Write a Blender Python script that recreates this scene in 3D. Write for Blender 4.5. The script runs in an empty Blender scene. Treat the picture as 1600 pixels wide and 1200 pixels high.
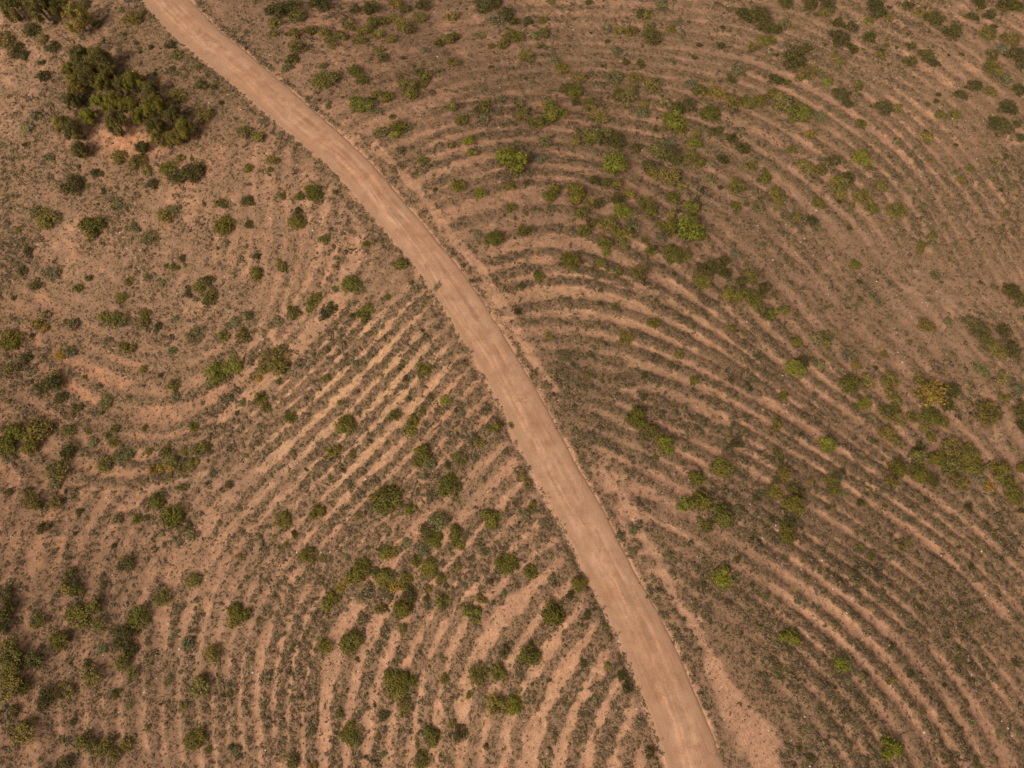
import bpy, math, random
import numpy as np
R = math.radians
random.seed(7); rng = np.random.default_rng(11)
C = bpy.context.scene.collection
sc = bpy.context.scene

# ------------------------------------------------------------------ camera
F = 1081.0                      # focal length in pixels of a 1600 px wide frame
TILT = 22.0; CAMH = 76.0
cam_d = bpy.data.cameras.new('camera'); cam = bpy.data.objects.new('camera', cam_d); C.objects.link(cam)
cam.location = (0, 0, CAMH); cam.rotation_euler = (R(TILT), 0, 0)
cam_d.sensor_fit = 'HORIZONTAL'; cam_d.sensor_width = 36.0; cam_d.lens = 36.0*F/1600.0
cam_d.clip_end = 6000; cam_d.clip_start = 0.5
sc.camera = cam
# ------------------------------------------------------------------ light
SUN_EL, SUN_AZ = 40.0, 222.0     # degrees; azimuth clockwise from +Y (the top of the picture)
w = bpy.data.worlds.new('World'); sc.world = w; w.use_nodes = True
nt = w.node_tree; nt.nodes.clear()
o_ = nt.nodes.new('ShaderNodeOutputWorld'); bg = nt.nodes.new('ShaderNodeBackground')
sk = nt.nodes.new('ShaderNodeTexSky'); sk.sky_type = 'NISHITA'; sk.sun_disc = False
sk.sun_elevation = R(SUN_EL); sk.sun_rotation = R(SUN_AZ); sk.dust_density = 5.0; sk.ozone_density = 0.4; sk.air_density = 1.0
hs = nt.nodes.new('ShaderNodeHueSaturation'); hs.inputs['Saturation'].default_value = 0.05
nt.links.new(sk.outputs[0], hs.inputs['Color']); tn = nt.nodes.new('ShaderNodeMix'); tn.data_type = 'RGBA'; tn.blend_type = 'MULTIPLY'; tn.inputs[0].default_value = 1.0; tn.inputs[7].default_value = (1.06, .955, .88, 1)   # warm hazy overcast
nt.links.new(hs.outputs[0], tn.inputs[6]); nt.links.new(tn.outputs[2], bg.inputs[0])
bg.inputs[1].default_value = 0.13
nt.links.new(bg.outputs[0], o_.inputs[0])
sun_d = bpy.data.lights.new('sun', 'SUN'); sun = bpy.data.objects.new('sun', sun_d); C.objects.link(sun)
sun_d.energy = 2.15; sun_d.angle = R(12); sun_d.color = (1.0, 0.84, 0.66)
sun.rotation_euler = (R(90-SUN_EL), 0, R(-SUN_AZ)+math.pi)
sun.location = (0, 0, 60)
vs = sc.view_settings
sc.display_settings.display_device = 'sRGB'
vs.view_transform = 'Standard'; vs.look = 'None'; vs.exposure = 0.06; vs.gamma = 1.0; vs.use_curve_mapping = False

# ------------------------------------------------------------------ helpers
def vnoise(x, y, s, seed=0):
    """smooth value noise in -1..1, wavelength s metres"""
    x = np.asarray(x, float)/s; y = np.asarray(y, float)/s
    xi = np.floor(x).astype(np.int64); yi = np.floor(y).astype(np.int64)
    fx = x-xi; fy = y-yi
    fx = fx*fx*(3-2*fx); fy = fy*fy*(3-2*fy)
    def h(a, b):
        n = (a*374761393 + b*668265263 + seed*974634777) & 0xffffffff
        n = ((n ^ (n >> 13))*1274126177) & 0xffffffff
        n = (n ^ (n >> 16)) & 0xffffff
        return n/float(0xffffff)*2-1
    return (h(xi, yi)*(1-fx)+h(xi+1, yi)*fx)*(1-fy)+(h(xi, yi+1)*(1-fx)+h(xi+1, yi+1)*fx)*fy
def fbm(x, y, s, seed=0, o=4):
    t = 0; a = 1.0; n = 0
    for k in range(o):
        t = t + a*vnoise(x, y, s/2**k, seed+k*17); n += a; a *= .55
    return t/n
def sstep(a, b, x):
    t = np.clip((x-a)/(b-a), 0, 1); return t*t*(3-2*t)
ct, st = math.cos(R(TILT)), math.sin(R(TILT))
def ray(px, py):
    cx = (px-800)/F; cy = (600-py)/F
    return cx, cy*ct+st, cy*st-ct
def flat(px, py, z=0.0):
    dx, dy, dz = ray(px, py); t = (z-CAMH)/dz
    return dx*t, dy*t

# ------------------------------------------------------------------ the survey of the site: road edges
L_EDGE = [(175,-60),(220,0),(250,42),(282,70),(332,103),(367,138),(400,167),(437,197),(472,222),(507,252),(535,283),(560,318),(595,352),(635,402),(668,445),(700,495),(730,540),(750,568),(768,600),(782,640),(802,690),(828,735),(850,770),(875,815),(900,862),(920,900),(930,918),(947,955),(960,990),(975,1020),(992,1060),(1010,1100),(1025,1140),(1042,1192),(1062,1260)]
R_EDGE = [(250,-60),(297,0),(312,15),(345,45),(380,77),(405,97),(428,117),(458,141),(492,172),(525,200),(555,226),(577,247),(600,271),(622,297),(637,322),(664,352),(692,382),(720,415),(744,452),(770,493),(797,537),(815,570),(833,600),(850,630),(877,675),(905,722),(930,768),(952,812),(972,852),(992,895),(1009,924),(1030,957),(1052,990),(1070,1032),(1092,1080),(1107,1125),(1125,1170),(1137,1205),(1158,1270)]
def resample(pts, n):
    p = np.array(pts, float); s = np.r_[0, np.cumsum(np.hypot(*np.diff(p, axis=0).T))]
    t = np.linspace(0, s[-1], n); return np.c_[np.interp(t, s, p[:, 0]), np.interp(t, s, p[:, 1])]
def smooth(p, k):
    for _ in range(k):
        q = p.copy(); q[1:-1] = (p[:-2]+2*p[1:-1]+p[2:])/4; p = q
    return p
Lw = smooth(resample([flat(*p) for p in L_EDGE], 300), 160)
Rw = smooth(resample([flat(*p) for p in R_EDGE], 300), 160)
CL = (Lw+Rw)/2; HW = np.hypot(*(Lw-Rw).T)/2
# perpendicular half width
tan = np.gradient(CL, axis=0); tan /= np.hypot(*tan.T)[:, None]
nor = np.c_[-tan[:, 1], tan[:, 0]]
HW = np.abs(((Lw-Rw)*nor).sum(1))/2
# carry the road on beyond the picture
def extend(p, n, step, end):
    d = (p[0]-p[12]) if end == 0 else (p[-1]-p[-13]); d = d/np.hypot(*d)
    base = p[0] if end == 0 else p[-1]
    e = np.array([base+d*step*(k+1) for k in range(n)])
    return np.vstack([e[::-1], p]) if end == 0 else np.vstack([p, e])
CLx = extend(extend(CL, 260, .5, 0), 260, .5, 1)
HWx = np.r_[np.full(260, HW[:10].mean()), HW, np.full(260, HW[-10:].mean())]
HWx = np.convolve(np.pad(HWx, 12, 'edge'), np.ones(25)/25, 'valid')
def road_dist(x, y, step=2):
    """signed distance from centre line (+ right of the road), half width there"""
    x = np.asarray(x, float); y = np.asarray(y, float)
    best = np.full(x.shape, 1e9); sg = np.zeros(x.shape); hw = np.zeros(x.shape)
    P = CLx[::step]; H_ = HWx[::step]
    for k in range(len(P)-1):
        a = P[k]; d = P[k+1]-a; l2 = d @ d
        t = np.clip(((x-a[0])*d[0]+(y-a[1])*d[1])/l2, 0, 1)
        ex = x-a[0]-t*d[0]; ey = y-a[1]-t*d[1]; q = ex*ex+ey*ey
        m = q < best
        best = np.where(m, q, best); cr = d[0]*ey-d[1]*ex
        sg = np.where(m, np.where(cr > 0, 1.0, -1.0), sg); hw = np.where(m, H_[k], hw)
    return np.sqrt(best)*sg, hw

# ------------------------------------------------------------------ base relief: the road follows a ridge, a gully to the left
def relief(x, y, s):
    d = np.abs(s)
    right = -9.0*(1-np.exp(-(d/34)**2))
    left = -7.5*(1-np.exp(-(d/30)**2)) + 6.0*sstep(42, 85, d)
    h = np.where(s > 0, right, left)
    far = sstep(70, 400, np.hypot(x, y-45))
    h = h + far*(fbm(x, y, 260, 3, 4)*38) + fbm(x, y, 34, 5, 3)*0.9*sstep(3, 14, d)
    return h
GX = np.arange(-130, 130.01, 1.0); GY = np.arange(-45, 150.01, 1.0)
gx, gy = np.meshgrid(GX, GY)
gs, ghw = road_dist(gx, gy, 6)
HB = relief(gx, gy, gs)
def bil(grid, X0, Y0, st_, x, y):
    fx = (np.asarray(x)-X0)/st_; fy = (np.asarray(y)-Y0)/st_
    fx = np.clip(fx, 0, grid.shape[1]-1.001); fy = np.clip(fy, 0, grid.shape[0]-1.001)
    i = fx.astype(int); j = fy.astype(int); u = fx-i; v = fy-j
    return (grid[j, i]*(1-u)+grid[j, i+1]*u)*(1-v)+(grid[j+1, i]*(1-u)+grid[j+1, i+1]*u)*v
def H(x, y): return bil(HB, -130, -45, 1.0, x, y)
def at(px, py, up=0.0):
    dx, dy, dz = ray(px, py); z = 0.0
    for _ in range(12):
        t = (z+up-CAMH)/dz; x = dx*t; y = dy*t; z = float(H(x, y))
    return x, y, z, t

# ------------------------------------------------------------------ planting rows: guide lines, then evenly spaced rows that follow them
GUIDES = [
 # right of the road
 ([(640,165),(740,130),(850,110),(960,112),(1060,125),(1150,145),(1230,185),(1330,250),(1400,320),(1440,400)],24),
 ([(620,100),(740,62),(860,52),(980,55),(1100,62),(1200,82),(1300,130),(1400,200),(1480,290),(1540,400)],24),
 ([(650,215),(740,185),(830,180),(920,190),(1010,205),(1100,235),(1190,290),(1260,350),(1330,440)],28),
 ([(700,275),(770,250),(850,240),(930,250),(1010,280),(1090,330),(1160,390),(1230,470),(1300,560)],28),
 ([(740,320),(800,303),(860,297),(930,312),(1000,345),(1080,400),(1150,465),(1220,540)],28),
 ([(770,365),(830,350),(890,350),(960,372),(1040,412),(1110,462),(1180,530),(1260,610),(1340,660)],28),
 ([(790,410),(850,397),(920,405),(1000,440),(1080,480),(1160,540),(1250,605),(1340,665),(1440,745)],28),
 ([(840,470),(900,458),(1000,480),(1080,520),(1150,560),(1240,630),(1330,690),(1420,760),(1520,830),(1600,900)],28),
 ([(860,520),(930,520),(1010,545),(1090,575),(1180,625),(1280,690)],28),
 ([(880,565),(950,572),(1040,592),(1120,622),(1200,662),(1300,720),(1400,780),(1500,850),(1600,950)],28),
 ([(970,650),(1050,690),(1130,730),(1230,790),(1330,850),(1430,920),(1520,1010),(1600,1120)],29),
 ([(1080,760),(1150,800),(1250,870),(1350,940),(1430,1010),(1500,1100),(1550,1200)],30),
 ([(1130,880),(1200,920),(1290,985),(1370,1060),(1430,1130),(1470,1200)],30),
 ([(1150,960),(1220,1010),(1290,1080),(1350,1150),(1380,1200)],30),
 ([(1400,620),(1480,700),(1560,790),(1600,850)],28),
 ([(1500,540),(1560,630),(1620,720)],28),
 ([(1330,60),(1430,110),(1530,190),(1600,290)],30),
 # left of the road
 ([(20,1200),(20,1000),(40,850),(80,770)],36),
 ([(120,1200),(115,1050),(130,900),(165,800),(230,740)],34),
 ([(0,560),(60,600),(130,650),(200,685),(260,692),(330,665),(400,612),(480,540),(540,475)],26),
 ([(0,620),(60,665),(130,715),(200,738),(270,745),(340,722),(420,655),(500,580),(570,500)],25),
 ([(0,480),(80,525),(160,570),(230,595),(300,590),(370,550)],30),
 ([(230,1200),(220,1080),(215,960),(240,860),(300,780),(380,710),(470,635),(550,560),(620,490)],25),
 ([(320,1200),(310,1080),(320,960),(360,870),(430,785),(520,700),(600,620),(670,540)],25),
 ([(400,1200),(385,1080),(400,980),(450,890),(530,805),(610,730),(680,655),(735,590)],26),
 ([(480,1200),(480,1080),(500,980),(560,890),(640,810),(720,735),(770,690)],30),
 ([(560,1200),(565,1090),(600,990),(670,900),(740,820),(800,750)],31),
 ([(640,1200),(650,1110),(670,1040),(705,965),(780,890),(840,820)],33),
 ([(690,1200),(690,1090),(695,1025),(727,950),(800,892),(870,850)],34),
 ([(740,1200),(745,1100),(785,1010),(840,940),(890,885)],36),
 ([(795,1200),(805,1130),(850,1050),(905,975)],37),
 ([(870,1200),(885,1120),(925,1050),(950,1010)],38),
 ([(930,1200),(945,1130),(975,1080)],38),
 ([(430,280),(432,350),(428,420),(400,500)],30),
 ([(550,330),(545,400),(515,470),(450,560),(380,630)],28),
 ([(355,230),(355,340),(340,420)],30),
]
samp = []
for pts, sp in GUIDES:
    wp = np.array([at(*p)[:2] for p in pts]); rs = resample(wp, max(3, int(len(pts)*3)))
    t_ = np.gradient(rs, axis=0)
    mid = pts[len(pts)//2]; spm = sp*at(*mid)[3]/F*1.0
    for k in range(len(rs)):
        a = math.atan2(t_[k, 1], t_[k, 0]); samp.append((rs[k, 0], rs[k, 1], math.cos(2*a), math.sin(2*a), spm))
samp = np.array(samp)
X0, X1, Y0, Y1, ST = -98.0, 98.0, -16.0, 118.0, 0.2
OX = np.arange(X0, X1+.01, 1.0); OY = np.arange(Y0, Y1+.01, 1.0)
ox, oy = np.meshgrid(OX, OY)
c2 = np.zeros_like(ox); s2 = c2.copy(); ws = c2.copy(); spg = c2.copy()
for a in samp:
    wgt = 1.0/((ox-a[0])**2+(oy-a[1])**2+1.5)**1.6
    c2 += wgt*a[2]; s2 += wgt*a[3]; spg += wgt*a[4]; ws += wgt
c2 /= ws; s2 /= ws; spg /= ws
def ang(x, y):
    i = int(min(max(x-X0, 0), ox.shape[1]-2)); j = int(min(max(y-Y0, 0), ox.shape[0]-2))
    u = x-X0-i; v = y-Y0-j
    f = lambda g: (g[j, i]*(1-u)+g[j, i+1]*u)*(1-v)+(g[j+1, i]*(1-u)+g[j+1, i+1]*u)*v
    return math.atan2(f(s2), f(c2))/2, f(spg)
cellsz = 1.0; occ = {}
def near(x, y, r, skip=None):
    ci, cj = int(x//cellsz), int(y//cellsz); n = int(r//cellsz)+1; r2 = r*r
    for a in range(ci-n, ci+n+1):
        for b in range(cj-n, cj+n+1):
            for (qx, qy, ln) in occ.get((a, b), ()):
                if ln != skip and (qx-x)**2+(qy-y)**2 < r2: return True
    return False
side_grid = gs
def side(x, y): return bil(gs, -130, -45, 1.0, x, y)
rows = []
def trace(x, y, ln):
    out = []
    for sgn in (1, -1):
        px_, py_ = x, y; pa = None; seg = []
        for _ in range(500):
            a, sp = ang(px_, py_)
            dx, dy = math.cos(a)*sgn, math.sin(a)*sgn
            if pa and dx*pa[0]+dy*pa[1] < 0: dx, dy = -dx, -dy
            pa = (dx, dy)
            px_ += dx*.5; py_ += dy*.5
            if not (X0 < px_ < X1 and Y0 < py_ < Y1): break
            if abs(side(px_, py_)) < 3.6: break
            if near(px_, py_, sp*.62): break
            seg.append((px_, py_))
        out = (seg[::-1]+[(x, y)]) if sgn == 1 else out+seg
    return out
from collections import deque
queue = deque(); ln = 0
def commit(l):
    global ln
    for (x, y) in l: occ.setdefault((int(x//cellsz), int(y//cellsz)), []).append((x, y, ln))
    rows.append(l); queue.append(l); ln += 1
for gi in (6, 10, 24, 28, 1, 20, 33, 16, 17):
    p = at(*GUIDES[gi][0][len(GUIDES[gi][0])//2])[:2]
    if not near(p[0], p[1], 2.0):
        l = trace(p[0], p[1], ln)
        if len(l) > 6: commit(l)
while queue:
    l = queue.popleft()
    for k in range(0, len(l), 4):
        x, y = l[k]; a, sp = ang(x, y)
        for sg in (1, -1):
            qx = x-math.sin(a)*sp*sg; qy = y+math.cos(a)*sp*sg
            if not (X0 < qx < X1 and Y0 < qy < Y1) or abs(side(qx, qy)) < 3.6: continue
            if near(qx, qy, sp*.93): continue
            n = trace(qx, qy, ln)
            if len(n) > 8: commit(n)

# ------------------------------------------------------------------ fine grid of the site
FX = np.arange(X0, X1+.001, ST); FY = np.arange(Y0, Y1+.001, ST)
fx, fy = np.meshgrid(FX, FY); NY, NX = fx.shape
mask = np.zeros(fx.shape, bool)
for l in rows:
    a = np.array(l)
    for k in range(3):
        b = a[:-1]+(a[1:]-a[:-1])*k/3 if len(a) > 1 else a
        i = np.clip(((b[:, 0]-X0)/ST+.5).astype(int), 0, NX-1); j = np.clip(((b[:, 1]-Y0)/ST+.5).astype(int), 0, NY-1)
        mask[j, i] = True
K = 9; DR = np.full(fx.shape, 1e3)
pad = np.pad(mask, K)
for dj in range(-K, K+1):
    for di in range(-K, K+1):
        d = math.hypot(di, dj)
        if d > K: continue
        m = pad[K+dj:K+dj+NY, K+di:K+di+NX]
        DR = np.where(m & (DR > d*ST), d*ST, DR)
DR = np.minimum(DR, 1.9)
S, HWg = road_dist(fx, fy, 4)
SP = bil(spg, X0, Y0, 1.0, fx, fy)
def blobs(lst, x, y):
    t = np.zeros(x.shape)
    for (px, py, rx, ry, a, amp) in lst:
        bx, by, bz, tt = at(px, py); sx = rx*tt/F; sy = ry*tt/F/0.93
        ca, sa = math.cos(R(a)), math.sin(R(a))
        u = ((x-bx)*ca+(y-by)*sa)/sx; v = (-(x-bx)*sa+(y-by)*ca)/sy
        t += amp*np.exp(-(u*u+v*v))
    return t
# how strongly the rows read, (px, py, rx, ry, angle, amount)
ROWAMP = .30+blobs([(950,440,220,200,0,.30),(1440,240,150,150,0,.22),(1520,420,90,120,0,.15),(1350,930,280,260,0,.5),(1150,620,250,150,0,.35),(560,640,190,170,0,.55),(680,960,270,220,0,.42),(330,1050,200,160,0,.15),(880,1120,150,120,0,.4),
                    (200,660,180,110,0,.22),(1100,130,260,120,0,.25),(1250,230,160,130,0,.25),(760,210,120,80,0,.3),
                    (120,250,260,220,0,-.38),(1480,450,150,110,0,-.15),(1200,1150,100,110,0,-.35),(900,620,60,70,0,-.4),(400,80,250,70,0,-.35),(1080,720,90,70,0,-.15),(1150,1000,60,80,0,-.3),(700,60,200,60,0,-.2)], fx, fy)
brk = fbm(fx, fy, 5.5, 33, 4)
ROWAMP = np.clip(ROWAMP*(1.14+.95*brk), 0, 1)
warp = fbm(fx, fy, 3.2, 31, 3)
mott = .6*vnoise(fx, fy, 1.0, 9)+.4*vnoise(fx, fy, .5, 10)
band = 1-sstep(.13, .38, DR/SP+.13*warp+.21*mott)
COVER = .40+blobs([(900,625,55,70,0,.45),(1130,960,60,110,0,.35),(1200,1150,110,100,0,.5),(1400,1050,280,190,0,.26),(1480,850,200,120,0,.2),(1330,900,200,120,0,.1),(200,660,180,110,0,.1),(1080,730,100,60,0,.12),(1040,690,60,60,0,.08),
                   (60,580,160,90,0,.12),(250,410,110,80,0,.18),(330,120,90,60,0,.30),(1050,230,200,120,0,.22),(1230,150,120,120,0,.15),(1450,300,160,220,0,.12),(100,150,160,140,0,.12),
                   (960,120,160,60,0,.10),(870,1110,90,90,0,.15),(640,900,130,90,0,.12),(760,620,50,60,0,.2),(860,480,50,60,0,.12),(1340,500,140,90,0,.05),
                   (510,590,150,90,35,-.12),(20,200,60,60,0,-.12),(180,150,130,90,0,.3),(195,222,45,28,0,-.50),(290,330,60,60,0,-.15),(1490,460,90,45,0,-.08),(480,480,100,90,0,-.12),(20,1180,80,30,0,-.15),
                   (110,490,40,25,0,-.18),(220,640,110,70,0,.22),(90,260,150,200,0,.14),(60,450,120,100,0,.12),(1330,700,150,50,0,-.12),(1000,500,150,80,0,-.05),(1020,860,60,60,0,-.12),(1170,1130,40,70,-60,-.35),(700,40,100,40,0,-.1),(1380,130,120,60,0,-.12)], fx, fy)
# a vehicle track on the right, beside the road
TRK = [(585,228),(610,252),(650,297),(700,358),(752,425),(790,485),(820,540),(850,585),(868,610)]
TRK2 = [(938,730),(965,775),(990,815),(1012,848),(1035,892),(1060,945),(1085,985),(1110,1020),(1132,1075),(1150,1110),(1180,1150),(1200,1200),(1220,1260)]
def line_d(pts, x, y):
    P = smooth(resample([at(*p)[:2] for p in pts], 60), 3); best = np.full(x.shape, 1e9)
    for k in range(len(P)-1):
        a = P[k]; d = P[k+1]-a; t = np.clip(((x-a[0])*d[0]+(y-a[1])*d[1])/(d @ d), 0, 1)
        best = np.minimum(best, (x-a[0]-t*d[0])**2+(y-a[1]-t*d[1])**2)
    return np.sqrt(best)
T1 = line_d(TRK, fx, fy); T2 = line_d(TRK2, fx, fy)
bx, by, _, _ = at(1185, 1165)
wid = .75+1.7*np.exp(-(((fx-bx)**2+(fy-by)**2)/30))
TRACK = np.clip((1-sstep(.35, .8, T1+.25*vnoise(fx, fy, 1.1, 40)))*.85+(1-sstep(wid*.3, wid*1.4, T2+.45*vnoise(fx, fy, 1.4, 41)+.5*vnoise(fx, fy, .6, 42))), 0, 1)
ed = np.abs(S)-HWg
verge_r = 1.2*np.exp(-((ed-.40)/.42)**2)*(S > 0)+.8*np.exp(-((ed-1.9-.5*vnoise(fx, fy, 9, 60))/.45)**2)*(S > 0)*(T1 < 4)
verge_l = np.exp(-((ed-.9)/.6)**2)*(S < 0)
verge = np.clip((verge_r+.75*verge_l)*(.55+.6*fbm(fx, fy, 2.2, 50, 2)), 0, 1)
patch = fbm(fx, fy, 7.0, 21, 4)
fine = fbm(fx, fy, 1.3, 22, 3)
DENS = COVER*(1-ROWAMP)*(1+.9*patch)+ROWAMP*(band*(.72+.7*COVER)*(1+.35*patch)+.06)+.22*fine
DENS = DENS*(1+.45*mott)+.03
DENS = DENS+.65*verge
DENS = DENS*(1-.90*TRACK)*sstep(-.35, .35, ed+.35*vnoise(fx, fy, .9, 51)+.3*vnoise(fx, fy, .4, 52))
DENS = np.clip(DENS, 0, 1.15)
# relief of the terraces: a low bank along each row, small hummocks everywhere
off = sstep(.1, 1.6, ed)
BANK = (ROWAMP*(.22*(1-sstep(.1, .5, DR/SP+.08*warp))) + .08*fbm(fx, fy, 1.1, 61, 3)+.04*vnoise(fx, fy, .45, 62))*off*(1-.8*TRACK)
berm = .06*np.exp(-((ed-.55)/.35)**2)*(.5+.9*vnoise(fx, fy, 2.2, 63))
ditch = -.22*np.exp(-((ed-.35)/.3)**2)*(S < 0)*blobs([(900,900,200,400,0,1.0)], fx, fy)
HF = bil(HB, -130, -45, 1.0, fx, fy)+BANK+berm*(S > 0)+ditch - .07*(1-sstep(-.5, .1, ed))
def HG(x, y): return bil(HF, X0, Y0, ST, x, y)
MAT = np.clip(.30+blobs([(1300,330,330,230,0,.40),(1000,80,300,90,0,.35),(1150,130,200,100,0,.15),(250,420,150,150,0,.25),(300,110,110,90,0,.25),(1200,1150,120,100,0,.35),(900,620,70,80,0,.45),(720,370,60,50,0,.15),(640,420,90,60,0,.15),(210,660,130,70,0,.25),(60,300,130,160,0,.2),(400,1000,200,150,0,.12),(700,980,150,100,0,.1),(1400,560,150,90,0,.15),(350,730,130,60,0,.15),(1100,950,60,90,0,.25),
  (195,222,50,30,0,-.4),(30,210,70,50,0,-.15),(290,330,60,50,0,-.15)], fx, fy)+.55*fbm(fx, fy, 5, 131, 4)+.25*vnoise(fx, fy, .9, 132), 0, 1)*(1-.85*TRACK)*sstep(-.2, .7, ed+.4*vnoise(fx, fy, .8, 133))
MAT = np.clip(MAT*(1-.65*ROWAMP*(1-band))+.28*ROWAMP*band, 0, 1)
# soil colour (the earth itself: pink, yellow, orange and grey patches)
base = np.array([.400, .220, .130]); yel = np.array([.490, .300, .158]); ora = np.array([.42, .195, .094]); pal = np.array([.410, .250, .160]); red = np.array([.38, .165, .088])
def mixc(col, c, k): k = np.clip(k, 0, 1)[..., None]; return col*(1-k)+c*k
SOIL = np.ones(fx.shape+(3,))*base
SOIL = mixc(SOIL, yel, blobs([(560,620,170,110,35,.95),(400,700,90,60,0,.4),(1000,480,200,110,0,.6),(950,590,90,40,0,.4),(1330,760,190,60,0,.35),(880,60,160,70,0,.35),(270,1060,150,90,0,.35),(1450,130,90,60,0,.4),(820,1100,120,120,0,.4),(760,260,80,50,0,.4),(1280,960,90,60,0,.3)], fx, fy)*(.75+.5*patch))
SOIL = mixc(SOIL, ora, blobs([(200,560,240,200,0,.28),(195,222,70,40,0,1.0),(110,490,80,40,0,.75),(60,600,110,60,0,.35),(200,690,130,90,0,.25),(270,615,80,30,0,.3),(190,330,120,60,0,.25),(60,1000,100,160,0,.25),(700,650,60,50,0,.5),(300,240,60,60,0,.4),(120,1100,120,80,0,.15)], fx, fy)*(.8+.5*patch))
SOIL = mixc(SOIL, red, blobs([(80,560,120,80,0,.5),(900,170,90,40,0,.35)], fx, fy))
SOIL = mixc(SOIL, pal, blobs([(1470,450,140,80,0,.8),(20,180,100,80,0,.6),(400,720,160,50,0,.45),(170,1180,200,40,0,.2),(1040,850,90,60,0,.3),(330,760,120,60,0,.3)], fx, fy)*(.8+.4*patch))
SOIL = mixc(SOIL, np.array([.445, .250, .150]), TRACK*.6)
SOIL = mixc(SOIL, np.array([.435, .240, .142]), 1-sstep(.2, 1.0, ed+.5*vnoise(fx, fy, 1.6, 88)))
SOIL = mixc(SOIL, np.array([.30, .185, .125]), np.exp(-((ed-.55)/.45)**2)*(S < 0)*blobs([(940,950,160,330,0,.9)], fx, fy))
SOIL = SOIL*(1+.10*fbm(fx, fy, 2.4, 71, 4))[..., None]

# ------------------------------------------------------------------ materials
def mat(name):
    m = bpy.data.materials.new(name); m.use_nodes = True; n = m.node_tree; n.nodes.clear()
    o = n.nodes.new('ShaderNodeOutputMaterial'); b = n.nodes.new('ShaderNodeBsdfPrincipled')
    n.links.new(b.outputs[0], o.inputs[0]); b.inputs['Roughness'].default_value = .95
    b.inputs['Specular IOR Level'].default_value = .12
    return m, n, b
def node(n, t, **k):
    x = n.nodes.new(t)
    for a, v in k.items():
        if hasattr(x, a): setattr(x, a, v)
        else: x.inputs[a.replace('_', ' ')].default_value = v
    return x
def mixn(n, fac, a, b, blend='MIX'):
    x = n.nodes.new('ShaderNodeMix'); x.data_type = 'RGBA'; x.blend_type = blend
    for s, v in ((0, fac), (6, a), (7, b)):
        if isinstance(v, bpy.types.NodeSocket): n.links.new(v, x.inputs[s])
        elif isinstance(v, (int, float)): x.inputs[s].default_value = v
        else: x.inputs[s].default_value = (*v, 1)
    return x.outputs[2]
def ramp(n, src, stops):
    r = n.nodes.new('ShaderNodeValToRGB'); n.links.new(src, r.inputs[0])
    e = r.color_ramp.elements
    while len(e) < len(stops): e.new(.5)
    for k, (p, c) in enumerate(stops):
        e[k].position = p; e[k].color = (c, c, c, 1) if isinstance(c, (int, float)) else (*c, 1)
    return r.outputs[0]
def noise(n, scale, detail=6, rough=.6, vec=None):
    x = node(n, 'ShaderNodeTexNoise', Scale=scale, Detail=detail, Roughness=rough)
    if vec is not None: n.links.new(vec, x.inputs['Vector'])
    return x.outputs['Fac']
def bump(n, b, src, strength, dist):
    x = node(n, 'ShaderNodeBump', Strength=strength, Distance=dist); n.links.new(src, x.inputs['Height']); n.links.new(x.outputs[0], b.inputs['Normal'])

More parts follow.
